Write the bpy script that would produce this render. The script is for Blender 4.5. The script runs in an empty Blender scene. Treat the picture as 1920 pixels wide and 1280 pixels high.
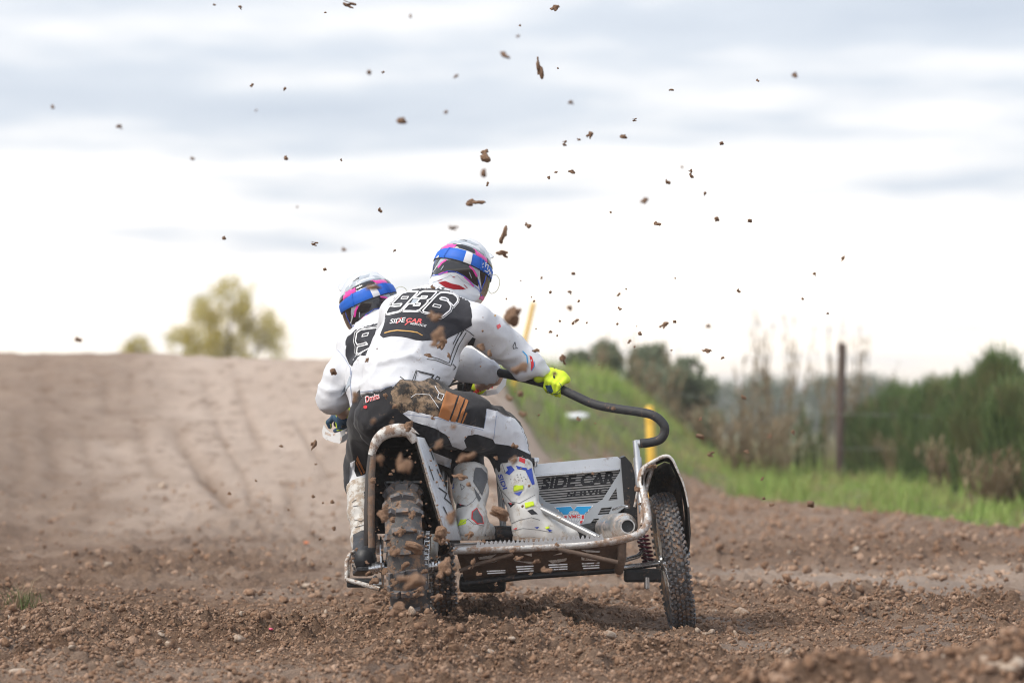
import bpy, bmesh, math, random
import numpy as np
from mathutils import Vector, Matrix
from mathutils.bvhtree import BVHTree
from mathutils.geometry import delaunay_2d_cdt

random.seed(7)
rng = np.random.default_rng(7)
SC = bpy.context.scene
COL = SC.collection
R = math.radians

# ------------------------------------------------------------------ camera, sky, sun, exposure
CAM = Vector((0.0, -16.0, 1.0))
FPX, CX, HY = 7200.0, 960.0, 740.0          # focal length in photo pixels, centre column, horizon row
cam_d = bpy.data.cameras.new('camera')
cam_d.lens, cam_d.sensor_width = 135.0, 36.0
cam_d.shift_y = (HY - 640.0) / 1920.0
cam_d.clip_start, cam_d.clip_end = 0.1, 9000.0
cam_d.dof.use_dof = True
cam_d.dof.focus_distance = 16.25
cam_d.dof.aperture_fstop = 2.8
cam = bpy.data.objects.new('camera', cam_d)
cam.location = CAM
cam.rotation_euler = (R(90), 0, 0)
COL.objects.link(cam)
SC.camera = cam

SUN_EL, SUN_AZ = 52.0, -118.0                # azimuth from +Y, clockwise seen from above
world = bpy.data.worlds.new('World')
SC.world = world
world.use_nodes = True
nt = world.node_tree
nt.nodes.clear()
def wn(kind, **kw):
    n = nt.nodes.new(kind)
    for k, v in kw.items():
        setattr(n, k, v)
    return n
def wmath(op, a, b=None, clamp=False):
    n = nt.nodes.new('ShaderNodeMath'); n.operation = op; n.use_clamp = clamp
    for i, v in enumerate((a, b)):
        if v is None: continue
        if isinstance(v, (int, float)): n.inputs[i].default_value = v
        else: nt.links.new(v, n.inputs[i])
    return n.outputs[0]
w_out = wn('ShaderNodeOutputWorld'); w_bg = wn('ShaderNodeBackground')
sky = wn('ShaderNodeTexSky', sky_type='NISHITA', sun_disc=False)
sky.sun_elevation, sky.sun_rotation = R(SUN_EL), R(SUN_AZ)
sky.air_density, sky.dust_density, sky.ozone_density = 1.0, 2.0, 1.0
tc = wn('ShaderNodeTexCoord'); sep = wn('ShaderNodeSeparateXYZ')
nt.links.new(tc.outputs['Generated'], sep.inputs[0])
zc = wmath('ADD', wmath('MAXIMUM', sep.outputs[2], 0.0), 0.045)
cmb = wn('ShaderNodeCombineXYZ')
nt.links.new(wmath('DIVIDE', sep.outputs[0], zc), cmb.inputs[0])
nt.links.new(wmath('DIVIDE', sep.outputs[1], zc), cmb.inputs[1])
def wnoise(scale, detail, loc, stretch=(1, 1, 1), rough=0.5):
    m = wn('ShaderNodeMapping'); m.inputs['Location'].default_value = loc; m.inputs['Scale'].default_value = stretch
    nt.links.new(cmb.outputs[0], m.inputs[0])
    n = wn('ShaderNodeTexNoise'); n.inputs['Scale'].default_value = scale
    n.inputs['Detail'].default_value = detail; n.inputs['Roughness'].default_value = rough
    nt.links.new(m.outputs[0], n.inputs['Vector'])
    return n.outputs['Fac']
n1 = wnoise(0.50, 4.0, (3.7, 1.3, 0), (1.5, 1.0, 1), 0.50)
n2 = wnoise(1.5, 4.0, (9.1, 4.2, 2.0), (1.1, 0.8, 1), 0.55)
nn = wmath('ADD', wmath('MULTIPLY', n1, 0.68), wmath('MULTIPLY', n2, 0.32))
# cloud deck: grey-blue undersides, thin bright breaks; the air brightens towards the horizon all round
hor = wn('ShaderNodeMapRange'); hor.interpolation_type = 'SMOOTHSTEP'
nt.links.new(sep.outputs[2], hor.inputs['Value'])
for k, v in (('From Min', 0.020), ('From Max', 0.080), ('To Min', 0.235), ('To Max', 0.0)): hor.inputs[k].default_value = v
fac = wmath('ADD', nn, hor.outputs[0])
ramp = wn('ShaderNodeValToRGB')
cr = ramp.color_ramp
cr.elements[0].position = 0.36; cr.elements[0].color = (0.55, 0.61, 0.71, 1)
cr.elements[1].position = 0.76; cr.elements[1].color = (1.42, 1.28, 1.12, 1)
e = cr.elements.new(0.50); e.color = (0.67, 0.72, 0.80, 1)
e = cr.elements.new(0.63); e.color = (1.03, 1.01, 1.00, 1)
nt.links.new(fac, ramp.inputs[0])
scl = wn('ShaderNodeVectorMath', operation='SCALE'); scl.inputs['Scale'].default_value = 5.6
nt.links.new(ramp.outputs[0], scl.inputs[0])
mixc = wn('ShaderNodeMix', data_type='RGBA'); mixc.inputs[0].default_value = 0.93
nt.links.new(sky.outputs[0], mixc.inputs[6]); nt.links.new(scl.outputs[0], mixc.inputs[7])
nt.links.new(mixc.outputs[2], w_bg.inputs[0])
w_bg.inputs[1].default_value = 0.10
nt.links.new(w_bg.outputs[0], w_out.inputs[0])

sun_d = bpy.data.lights.new('sun', 'SUN')
sun_d.energy, sun_d.angle, sun_d.color = 1.5, R(24), (1.0, 0.92, 0.80)
sun = bpy.data.objects.new('sun', sun_d)
_sd = Vector((math.sin(R(SUN_AZ)) * math.cos(R(SUN_EL)), math.cos(R(SUN_AZ)) * math.cos(R(SUN_EL)), math.sin(R(SUN_EL))))
sun.rotation_euler = _sd.to_track_quat('Z', 'Y').to_euler()
COL.objects.link(sun)

SC.view_settings.view_transform = 'Standard'
SC.view_settings.look = 'None'
SC.view_settings.exposure = 1.06
SC.view_settings.gamma = 1.0
SC.view_settings.use_curve_mapping = False
SC.render.engine = 'CYCLES'
SC.cycles.use_denoising = True
SC.cycles.filter_width = 1.1
SC.cycles.max_bounces = 6
SC.cycles.diffuse_bounces = 3
SC.cycles.glossy_bounces = 3
SC.cycles.transparent_max_bounces = 4

# ------------------------------------------------------------------ helpers
def P(px, py, y=0.0):
    """the place that photo pixel (px, py) shows when it lies at depth y"""
    d = y + 16.0
    return Vector(((px - CX) * d / FPX, y, 1.0 + (HY - py) * d / FPX))

def tag(o, label=None, cat=None, group=None, kind=None):
    if label: o['label'] = label
    if cat: o['category'] = cat
    if group: o['group'] = group
    if kind: o['kind'] = kind
    return o

def empty(name, loc, label=None, cat=None, group=None):
    o = bpy.data.objects.new(name, None)
    o.location = loc
    o.empty_display_size = 0.1
    COL.objects.link(o)
    return tag(o, label, cat, group)

def base_of(o):
    """world offset of an object whose chain only translates"""
    v = Vector((0, 0, 0))
    while o is not None:
        v += o.location
        o = o.parent
    return v

def link(name, me, mat=None, parent=None, smooth=True):
    """one mesh object; its vertices are in world space, so the parent's place is taken off"""
    o = bpy.data.objects.new(name, me)
    if mat is not None and not me.materials:
        for m in (mat if isinstance(mat, (list, tuple)) else [mat]): me.materials.append(m)
    if smooth and len(me.polygons):
        me.polygons.foreach_set('use_smooth', np.ones(len(me.polygons), dtype=bool))
    COL.objects.link(o)
    if parent is not None:
        o.parent = parent
        if parent.type == 'EMPTY' or True:
            o.location = -base_of(parent)
    return o

def mesh_from(verts, faces, name='mesh'):
    me = bpy.data.meshes.new(name)
    verts = np.asarray(verts, dtype=np.float32).reshape(-1, 3)
    if isinstance(faces, np.ndarray):
        nf, k = faces.shape
        me.vertices.add(len(verts)); me.vertices.foreach_set('co', verts.ravel())
        me.loops.add(nf * k); me.polygons.add(nf)
        me.polygons.foreach_set('loop_start', np.arange(0, nf * k, k, dtype=np.int32))
        me.polygons.foreach_set('loop_total', np.full(nf, k, dtype=np.int32))
        me.loops.foreach_set('vertex_index', faces.astype(np.int32).ravel())
        me.update(calc_edges=True); me.validate()
    else:
        me.from_pydata([tuple(v) for v in verts], [], faces)
        me.update()
    return me

class MB:
    """collects simple shapes into ONE mesh"""
    def __init__(s): s.v, s.f = [], []
    def add(s, vs, fs, M=None):
        b = len(s.v)
        for v in vs:
            v = Vector(v)
            s.v.append(tuple(M @ v) if M is not None else tuple(v))
        for f in fs: s.f.append(tuple(i + b for i in f))
        return s
    def box(s, c, size, M=None, taper=1.0, bev=0.0):
        x, y, z = (size[0] / 2, size[1] / 2, size[2] / 2)
        vs = []
        for sz, t in ((-1, 1.0), (1, taper)):
            for sx, sy in ((-1, -1), (1, -1), (1, 1), (-1, 1)):
                vs.append((c[0] + sx * x * t, c[1] + sy * y * t, c[2] + sz * z))
        return s.add(vs, [(3, 2, 1, 0), (4, 5, 6, 7), (0, 1, 5, 4), (1, 2, 6, 5), (2, 3, 7, 6), (3, 0, 4, 7)], M)
    def rings(s, rings, close=True, cap=True):
        n = len(rings[0]); b = len(s.v)
        for r in rings: s.v += [tuple(p) for p in r]
        for i in range(len(rings) - 1):
            for j in range(n if close else n - 1):
                k = (j + 1) % n
                s.f.append((b + i * n + j, b + i * n + k, b + (i + 1) * n + k, b + (i + 1) * n + j))
        if cap:
            s.f.append(tuple(b + j for j in reversed(range(n))))
            s.f.append(tuple(b + (len(rings) - 1) * n + j for j in range(n)))
        return s
    def tube(s, pts, r, seg=10, cap=True, flat=1.0):
        pts = [Vector(p) for p in pts]
        if not isinstance(r, (list, tuple)): r = [r] * len(pts)
        up = None; rr = []
        for i, p in enumerate(pts):
            t = (pts[min(i + 1, len(pts) - 1)] - pts[max(i - 1, 0)]).normalized()
            if up is None:
                up = Vector((0, 0, 1)) if abs(t.z) < 0.9 else Vector((1, 0, 0))
            u = (up - t * up.dot(t)).normalized(); w = t.cross(u); up = u
            rr.append([p + (u * math.cos(2 * math.pi * k / seg) * flat + w * math.sin(2 * math.pi * k / seg)) * r[i] for k in range(seg)])
        return s.rings(rr, True, cap)
    def lathe(s, prof, axis_o, axis_d, seg=32, cap=False, M=None):
        """prof: (radius, along) pairs"""
        a = Vector(axis_d).normalized(); o = Vector(axis_o)
        u = a.orthogonal().normalized(); w = a.cross(u)
        rr = []
        for k in range(seg):
            c, sn = math.cos(2 * math.pi * k / seg), math.sin(2 * math.pi * k / seg)
            rr.append([o + a * h + (u * c + w * sn) * r_ for r_, h in prof])
        b = len(s.v); n = len(prof)
        for r_ in rr: s.v += [tuple(p) for p in r_]
        for k in range(seg):
            k2 = (k + 1) % seg
            for j in range(n - 1):
                s.f.append((b + k * n + j, b + k * n + j + 1, b + k2 * n + j + 1, b + k2 * n + j))
        if cap:
            s.f.append(tuple(b + k * n for k in range(seg)))
            s.f.append(tuple(b + k * n + n - 1 for k in reversed(range(seg))))
        return s
    def mesh(s, name='mesh', bevel=0.0):
        me = bpy.data.meshes.new(name)
        me.from_pydata(s.v, [], s.f); me.update()
        bm = bmesh.new(); bm.from_mesh(me)
        bmesh.ops.recalc_face_normals(bm, faces=bm.faces)
        if bevel > 0:
            bmesh.ops.bevel(bm, geom=[e for e in bm.edges if len(e.link_faces) == 2 and e.calc_face_angle(0) > 0.5], offset=bevel, segments=2, affect='EDGES', profile=0.6)
        bm.to_mesh(me); bm.free()
        return me
    def build(s, name, mat, parent=None, smooth=False, bevel=0.0, edge=35):
        me = s.mesh(name, bevel)
        o = link(name, me, mat, parent, smooth)
        if smooth and edge: sharp(me, edge)
        return o

def sharp(me, deg):
    bm = bmesh.new(); bm.from_mesh(me)
    for e_ in bm.edges:
        e_.smooth = not (len(e_.link_faces) == 2 and e_.calc_face_angle(0) > R(deg))
    bm.to_mesh(me); bm.free()

def smooth_path(pts, n=8):
    """Catmull-Rom through the points"""
    p = [Vector(q) for q in pts]; p = [p[0] * 2 - p[1]] + p + [p[-1] * 2 - p[-2]]
    out = []
    for i in range(1, len(p) - 2):
        for k in range(n):
            t = k / n
            out.append(0.5 * ((2 * p[i]) + (p[i + 1] - p[i - 1]) * t + (2 * p[i - 1] - 5 * p[i] + 4 * p[i + 1] - p[i + 2]) * t * t + (3 * p[i] - p[i - 1] - 3 * p[i + 1] + p[i + 2]) * t ** 3))
    out.append(p[-2])
    return out

# ---- value noise on arrays
def _hash(ix, iy, iz, seed):
    h = (ix.astype(np.int64) * 374761393 + iy.astype(np.int64) * 668265263 + iz.astype(np.int64) * 2147483647 + seed * 974711) & 0xFFFFFFFF
    h = ((h ^ (h >> 13)) * 1274126177) & 0xFFFFFFFF
    h = ((h ^ (h >> 16)) * 2246822519) & 0xFFFFFFFF
    return ((h ^ (h >> 15)) & 0xFFFFFF) / float(0xFFFFFF)
def vnoise2(x, y, seed=0):
    ix, iy = np.floor(x), np.floor(y); fx, fy = x - ix, y - iy
    fx = fx * fx * fx * (fx * (fx * 6 - 15) + 10); fy = fy * fy * fy * (fy * (fy * 6 - 15) + 10)
    z = np.zeros_like(ix)
    a, b = _hash(ix, iy, z, seed), _hash(ix + 1, iy, z, seed)
    c, d = _hash(ix, iy + 1, z, seed), _hash(ix + 1, iy + 1, z, seed)
    return (a * (1 - fx) + b * fx) * (1 - fy) + (c * (1 - fx) + d * fx) * fy
def vnoise3(x, y, z, seed=0):
    ix, iy, iz = np.floor(x), np.floor(y), np.floor(z)
    fx, fy, fz = x - ix, y - iy, z - iz
    fx, fy, fz = (t * t * (3 - 2 * t) for t in (fx, fy, fz))
    r = 0
    for dz in (0, 1):
        wz = fz if dz else 1 - fz
        a, b = _hash(ix, iy, iz + dz, seed), _hash(ix + 1, iy, iz + dz, seed)
        c, d = _hash(ix, iy + 1, iz + dz, seed), _hash(ix + 1, iy + 1, iz + dz, seed)
        r = r + wz * ((a * (1 - fx) + b * fx) * (1 - fy) + (c * (1 - fx) + d * fx) * fy)
    return r
def fbm2(x, y, oct=4, seed=0, gain=0.5):
    s, a, t = 0, 1.0, 0
    for k in range(oct):
        s = s + a * vnoise2(x * 2 ** k + 17.3 * k, y * 2 ** k - 9.1 * k, seed + k); t += a; a *= gain
    return s / t
def sstep(a, b, x):
    t = np.clip((x - a) / (b - a), 0, 1)
    return t * t * (3 - 2 * t)

# ---- materials
def new_mat(name):
    m = bpy.data.materials.new(name); m.use_nodes = True
    return m, m.node_tree, m.node_tree.nodes['Principled BSDF']
class G:
    """a few node shortcuts"""
    def __init__(s, t): s.t = t
    def n(s, kind, **kw):
        q = s.t.nodes.new(kind)
        for k, v in kw.items(): setattr(q, k, v)
        return q
    def l(s, a, b): s.t.links.new(a, b)
    def co(s, obj=True): return s.n('ShaderNodeTexCoord').outputs['Object' if obj else 'Generated']
    def pos(s): return s.n('ShaderNodeNewGeometry').outputs['Position']
    def noise(s, vec, scale, detail=4, rough=0.55, stretch=None):
        if stretch:
            m = s.n('ShaderNodeMapping'); m.inputs['Scale'].default_value = stretch; s.l(vec, m.inputs[0]); vec = m.outputs[0]
        q = s.n('ShaderNodeTexNoise'); q.inputs['Scale'].default_value = scale; q.inputs['Detail'].default_value = detail; q.inputs['Roughness'].default_value = rough
        s.l(vec, q.inputs['Vector']); return q.outputs['Fac']
    def ramp(s, fac, stops):
        q = s.n('ShaderNodeValToRGB'); e_ = q.color_ramp.elements
        while len(e_) < len(stops): e_.new(0.5)
        for k, (p_, c_) in enumerate(stops):
            e_[k].position = p_; e_[k].color = (c_[0], c_[1], c_[2], 1) if not isinstance(c_, (int, float)) else (c_, c_, c_, 1)
        s.l(fac, q.inputs[0]); return q.outputs[0]
    def mix(s, fac, a, b, mode='MIX'):
        q = s.n('ShaderNodeMix', data_type='RGBA'); q.blend_type = mode
        for sock, v in ((q.inputs[0], fac), (q.inputs[6], a), (q.inputs[7], b)):
            if isinstance(v, (int, float)): sock.default_value = v
            elif isinstance(v, tuple): sock.default_value = (*v[:3], 1)
            else: s.l(v, sock)
        return q.outputs[2]
    def bump(s, h, strength, dist, norm=None):
        q = s.n('ShaderNodeBump'); q.inputs['Strength'].default_value = strength; q.inputs['Distance'].default_value = dist
        s.l(h, q.inputs['Height'])
        if norm is not None: s.l(norm, q.inputs['Normal'])
        return q.outputs[0]
    def math(s, op, a, b=None, clamp=False):
        q = s.n('ShaderNodeMath', operation=op); q.use_clamp = clamp
        for i, v in enumerate((a, b)):
            if v is None: continue
            if isinstance(v, (int, float)): q.inputs[i].default_value = v
            else: s.l(v, q.inputs[i])
        return q.outputs[0]

MUD = (0.24, 0.15, 0.10)
def mat_plain(name, col, rough=0.6, metal=0.0, mud=0.0, mscale=9.0, bump=0.0, bscale=60.0, var=0.12, coat=0.0, spec=0.5, mudcol=MUD):
    """paint, plastic, cloth or metal with uneven tone, splashed mud and fine relief"""
    m, t, b = new_mat(name); g = G(t); co = g.pos()
    c = col
    base = g.mix(g.noise(co, mscale * 1.7, 3), tuple(x * (1 - var) for x in col), tuple(min(1, x * (1 + var)) for x in col))
    rr = None
    if mud > 0:
        f = g.math('ADD', g.math('MULTIPLY', g.noise(co, mscale, 6, 0.68), 0.7), g.math('MULTIPLY', g.noise(co, mscale * 6, 4, 0.7), 0.3))
        lo = 0.66 - 0.34 * mud
        f = g.ramp(f, [(lo, 0.0), (lo + 0.10, 1.0)])
        mc = g.mix(g.noise(co, 55, 4), tuple(x * 0.6 for x in mudcol), tuple(x * 1.5 for x in mudcol))
        g.l(g.mix(g.math('MULTIPLY', f, 0.92), base, mc), b.inputs['Base Color'])
        g.l(g.math('ADD', g.math('MULTIPLY', f, 0.9 - rough), rough), b.inputs['Roughness'])
        if metal > 0: g.l(g.math('MULTIPLY', g.math('SUBTRACT', 1.0, f), metal), b.inputs['Metallic'])
    else:
        g.l(base, b.inputs['Base Color']); b.inputs['Roughness'].default_value = rough; b.inputs['Metallic'].default_value = metal
    if bump > 0: g.l(g.bump(g.noise(co, bscale, 5, 0.6), bump, 0.01), b.inputs['Normal'])
    b.inputs['Coat Weight'].default_value = coat
    b.inputs['Specular IOR Level'].default_value = spec
    return m
# ------------------------------------------------------------------ the ground
def xb(d):      # edge between dirt and grass: X of the edge at distance d
    return np.where(d < 40, 1.9 + (40 - d) * 0.175, 1.9 - (d - 40) * 0.72)
def main_groove(x, d):
    q = (x + 2.14 + (d - 29) * 0.19 + 0.10 * (vnoise2(d * 0.9, d * 0.0, 5) - 0.5)) / 0.075
    return np.exp(-q ** 2) * sstep(27.6, 29, d) * (1 - sstep(32.3, 34, d)) * (0.45 + 0.55 * sstep(.3, .6, vnoise2(d * 1.1, d * 0, 6)))
def ruts(x, d):
    """furrows that slant down the jump face: depth 0..1, and the furrowed side slope"""
    u = x - 0.13 * (30 - d) + 0.09 * (vnoise2(d * 0.5, x * 0.3, 44) - 0.5)
    s = 0
    for k, (c, w) in enumerate(((-4.75, .06), (-4.5, .04), (-4.15, .05), (-3.85, .035), (-3.6, .06), (-3.3, .04), (-3.05, .03), (-2.8, .05), (-2.45, .04), (-2.1, .03), (-1.8, .045), (-1.4, .03), (-0.9, .04))):
        s = s + np.exp(-((u - c) / w) ** 2) * sstep(.30, .62, vnoise2(d * 0.55 + 7 * k, np.zeros_like(d) + k, 45))
    return np.clip(s, 0, 1) * sstep(25, 28, d) * (1 - sstep(35, 38, d)), u
def macro(x, y):
    d = y + 16.0
    s = np.clip((d - 26.5) / 11.5, 0, 1)
    crest = 1.40 + 0.05 * np.sin(x * 1.1 + 0.5) - 0.03 * sstep(-3.4, -5.2, x) + 0.05 * (vnoise2(x * 1.3, d * 0.4, 71) - 0.5)
    ramp_ = s ** 1.22 * (1 - 0.06 * s)
    back = 1 - sstep(39.0, 46.0, d)
    jump = crest / 0.94 * ramp_ * np.where(d > 38, back, 1.0) * (1 - sstep(-0.5, 1.0, x))
    bz = np.interp(x, [-1.2, -0.4, 0.56, 1.1, 1.5, 2.1, 2.6, 3.3], [0.7, 1.18, 1.30, 1.22, 1.02, 0.56, 0.16, 0.0])
    d0 = np.interp(x, [-0.5, 0.2, 2.0, 3.0], [30.5, 31.0, 37.5, 39.0])
    bank = bz * sstep(d0, d0 + 10.5, d) * (1 - sstep(50.0, 60.0, d))
    berm = 0.30 * sstep(-3.3, -4.6, x) * sstep(20, 25, d) * (1 - sstep(30, 36, d))
    fall = -2.6 * sstep(62, 260, d)
    near = 0.205 * np.exp(-((d - 11.2) / 0.50) ** 2) * sstep(0.22, 1.05, x) + 0.04 * np.exp(-((d - 11.2) / 0.7) ** 2) * sstep(-0.3, 0.4, x)
    right = 0.22 * sstep(0, 3.0, x - xb(d)) * sstep(24, 30, d) * (1 - sstep(38, 44, d)) * 0.4
    rut = -0.035 * np.exp(-((x + 0.33) / 0.16) ** 2) * sstep(0.3, 0.9, y) * (1 - sstep(2.0, 5.0, y)) - 0.02 * np.exp(-((x + 0.42) / 0.12) ** 2 - (y / 0.5) ** 2)
    groove = -0.085 * main_groove(x, d)
    gr_, _ = ruts(x, d); jump = jump - 0.020 * gr_
    for wx, wy, wa, ws in ((-.55, .0, .035, .07), (-.27, .05, .040, .07), (-.45, -.42, .060, .16), (-.34, -.50, .045, .13), (.62, .34, .022, .06), (.83, .36, .024, .06), (.72, .02, .020, .10)):
        near = near + wa * np.exp(-((x - wx) ** 2 + (y - wy) ** 2) / ws ** 2)
    return np.maximum(jump, bank) + berm + fall + near + right + rut + groove
def masks(x, y):
    d = y + 16.0
    wob = (fbm2(x * 1.4, y * 0.9, 3, 31) - 0.5) * 1.3
    far = sstep(46, 52, d)
    db = np.interp(x, [-1.0, -0.45, -0.1, 0.25, 1.9, 3.84, 6.0, 9.0], [60, 50, 38.0, 35.0, 39.7, 28.6, 21.0, 18.0])
    grass = np.maximum(sstep(-0.6, 1.2, d - db + wob * 2.2), far)
    onramp = sstep(19.5, 32.5, d + 5.0 * (fbm2(x * 0.9, d * 0.45, 4, 39) - 0.5)) * (1 - sstep(44, 48, d))
    side = sstep(-1.9, -3.6, x + (d - 30) * 0.12 + 1.6 * (fbm2(x * 1.1, d * 0.6, 3, 33) - 0.5))
    pat = fbm2(x * 0.9 + 5, y * 0.5, 3, 35)
    dry = onramp * (0.97 - 0.62 * side) * sstep(0.20, 0.50, pat + 0.18) + (1 - onramp) * 0.30 * sstep(0.5, 0.72, pat)
    lane = np.exp(-((d - 20.5 - 0.25 * x) / 1.1) ** 2) * sstep(0.3, 1.6, x)
    dry = dry * (1 - 0.80 * sstep(-0.4, 1.4, x) * (1 - sstep(41, 44, d)))
    dry = np.clip(dry + 0.55 * lane, 0, 1) * (1 - 0.75 * main_groove(x, d)) * (1 - 0.34 * ruts(x, d)[0])
    wet = sstep(0.57, 0.66, fbm2(x * 2.3 + 3, y * 1.1, 3, 37)) * sstep(0.2, 1.2, x + 0.4) * (1 - sstep(5, 8, y))
    wet = np.maximum(wet, sstep(0.66, 0.72, fbm2(x * 2.0 - 3, y * 1.0, 3, 38)) * (1 - sstep(3, 5, y)))
    wet = wet * sstep(13.2, 14.2, d) * 0.5
    return grass, dry, wet
def relief(x, y, grass, dry, wet):
    d = y + 16.0
    r = (fbm2(x * 2.1, y * 1.5, 3, 3) - 0.5) * 0.085 * (1 - 0.72 * sstep(24, 29, d) * (1 - grass))
    r = r + (vnoise2(x * 7, d * 1.6, 14) - 0.5) * 0.034 * sstep(24, 28, d) * (1 - grass)
    c1 = vnoise2(x * 13, y * 11, 11); c2 = vnoise2(x * 27, y * 24, 12); c3 = vnoise2(x * 52, y * 47, 13)
    lump = sstep(0.42, 0.95, c1) * 0.034 + sstep(0.4, 0.95, c2) * 0.028 + c3 * 0.014
    loose = (1 - 0.72 * dry) * (1 - 0.75 * wet) * (1 - 0.6 * grass)
    fade = 1 - 0.6 * sstep(24, 34, d)
    patch = 0.45 + 0.9 * sstep(0.35, 0.65, fbm2(x * 1.1, y * 0.8, 3, 21))
    dip = np.exp(-(((x - 0.2) / 1.0) ** 2 + ((y + 0.1) / 0.55) ** 2))
    heap = 0.05 * np.exp(-(((x + 0.05) / 0.55) ** 2 + ((y - 1.0) / 0.5) ** 2))
    return (r * (0.6 + 0.4 * fade) + lump * loose * patch * fade * 1.15 + 0.02 * dip * c1 + heap) * (1 - sstep(60, 90, d) * 0.5)
def ground_z(x, y):
    x, y = np.asarray(x, float), np.asarray(y, float)
    g_, dr, we = masks(x, y)
    return macro(x, y) + relief(x, y, g_, dr, we) - 0.022
def axis(parts):
    out = []
    for a, b, st in parts: out.append(np.arange(a, b, st))
    return np.concatenate(out)
gx = np.concatenate([-np.geomspace(4000, 7, 24)[:-1], axis([(-7, -2.6, 0.06), (-2.6, 2.6, 0.0215), (2.6, 7, 0.06)]), np.geomspace(7, 4000, 24)])
gy = np.concatenate([axis([(-40, -7, 1.5), (-7, -3.2, 0.03), (-3.2, 2.4, 0.020), (2.4, 9, 0.05), (9, 30, 0.11), (30, 60, 0.5)]), np.geomspace(60, 5000, 30)])
GXm, GYm = np.meshgrid(gx, gy)
mg, md, mw = masks(GXm, GYm)
GZ = macro(GXm, GYm) + relief(GXm, GYm, mg, md, mw) - 0.022
nx, ny = len(gx), len(gy)
idx = np.arange(nx * ny).reshape(ny, nx)
gf = np.stack([idx[:-1, :-1], idx[:-1, 1:], idx[1:, 1:], idx[1:, :-1]], -1).reshape(-1, 4)
gme = mesh_from(np.stack([GXm, GYm, GZ], -1).reshape(-1, 3), gf, 'ground')
for nm, arr in (('grassy', mg), ('dry', md), ('wet', mw)):
    at_ = gme.attributes.new(nm, 'FLOAT', 'POINT'); at_.data.foreach_set('value', arr.astype(np.float32).ravel())

m_soil, t_, b_ = new_mat('soil'); g = G(t_); co = g.pos()
def attr(g, nm):
    q = g.n('ShaderNodeAttribute'); q.attribute_name = nm; return q.outputs['Fac']
moist_shaded = g.mix(g.noise(co, 7, 6, 0.65), (0.066, 0.034, 0.020), (0.255, 0.150, 0.092))  # moist soil, darkened further so gaps between crumbs look shaded
moist_shaded = g.mix(g.ramp(g.noise(co, 1.3, 4, 0.6), [(0.40, 0.0), (0.62, 0.75)]), moist_shaded, g.mix(g.noise(co, 8, 5), (0.19, 0.118, 0.078), (0.40, 0.275, 0.195)))
moist_shaded = g.mix(g.ramp(g.noise(co, 60, 4, 0.7), [(0.48, 0.0), (0.75, 0.9)]), moist_shaded, (0.46, 0.31, 0.215))
dryc = g.mix(g.noise(co, 2.2, 6, 0.62), (0.56, 0.43, 0.345), (0.77, 0.635, 0.54))
dryc = g.mix(g.ramp(g.noise(co, 6, 6, 0.72, (1, 0.45, 1)), [(0.52, 0.0), (0.66, 0.85)]), dryc, (0.33, 0.225, 0.165))
dcol = g.mix(attr(g, 'dry'), moist_shaded, dryc)
dcol = g.mix(g.math('MULTIPLY', attr(g, 'wet'), 0.75), dcol, g.mix(g.noise(co, 14, 5), (0.30, 0.23, 0.185), (0.46, 0.40, 0.36)))
gcol = g.mix(g.noise(co, 1.6, 5), (0.15, 0.17, 0.07), (0.26, 0.25, 0.12))
gcol = g.mix(g.ramp(g.noise(co, 3.0, 5), [(0.52, 0.0), (0.66, 1.0)]), gcol, (0.22, 0.165, 0.10))
g.l(g.mix(attr(g, 'grassy'), dcol, gcol), b_.inputs['Base Color'])
g.l(g.math('SUBTRACT', 0.93, g.math('MULTIPLY', attr(g, 'wet'), 0.40)), b_.inputs['Roughness'])
b_.inputs['Specular IOR Level'].default_value = 0.32
g.l(g.bump(g.noise(co, 90, 6, 0.75), 0.9, 0.02, g.bump(g.noise(co, 24, 6, 0.72), 0.8, 0.04)), b_.inputs['Normal'])
ground = link('ground', gme, m_soil)
tag(ground, 'churned brown dirt track rising to a jump with grass at its edge', 'ground', kind='structure')

# ---- crumbs of soil: uncountable, one mesh
def lump_mesh(seed, sub=1, rough=0.35, squash=(1, 1, 1)):
    bm = bmesh.new(); bmesh.ops.create_icosphere(bm, subdivisions=sub, radius=1.0)
    v = np.array([q.co for q in bm.verts]); f = np.array([[q.index for q in p.verts] for p in bm.faces])
    bm.free()
    k = 1.3
    n = vnoise3(v[:, 0] * k + 50, v[:, 1] * k + 50, v[:, 2] * k + 50, seed) * 1.0 + 0.5 * vnoise3(v[:, 0] * 2.9 + 50, v[:, 1] * 2.9 + 50, v[:, 2] * 2.9 + 50, seed + 1)
    v = v * (1 + rough * (n[:, None] - 0.75) * 2)
    return v * np.array(squash), f
def rot_mats(n):
    q = rng.normal(size=(n, 4)); q /= np.linalg.norm(q, axis=1)[:, None]
    w, x, y, z = q.T
    return np.stack([1 - 2 * (y * y + z * z), 2 * (x * y - z * w), 2 * (x * z + y * w), 2 * (x * y + z * w), 1 - 2 * (x * x + z * z), 2 * (y * z - x * w), 2 * (x * z - y * w), 2 * (y * z + x * w), 1 - 2 * (x * x + y * y)], -1).reshape(-1, 3, 3)
def scatter(variants, pos, size, val=None):
    V, F, b, Q = [], [], 0, []
    which = rng.integers(0, len(variants), len(pos)); Rm = rot_mats(len(pos))
    for k, (v, f) in enumerate(variants):
        sel = np.where(which == k)[0]
        if not len(sel): continue
        w = np.einsum('nij,vj->nvi', Rm[sel], v) * size[sel][:, None, None] + pos[sel][:, None, :]
        V.append(w.reshape(-1, 3)); Q.append(np.repeat(val[sel], len(v)) if val is not None else [])
        F.append((f[None] + (np.arange(len(sel)) * len(v))[:, None, None] + b).reshape(-1, 3)); b += len(sel) * len(v)
    return np.concatenate(V), np.concatenate(F), np.concatenate(Q)
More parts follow.
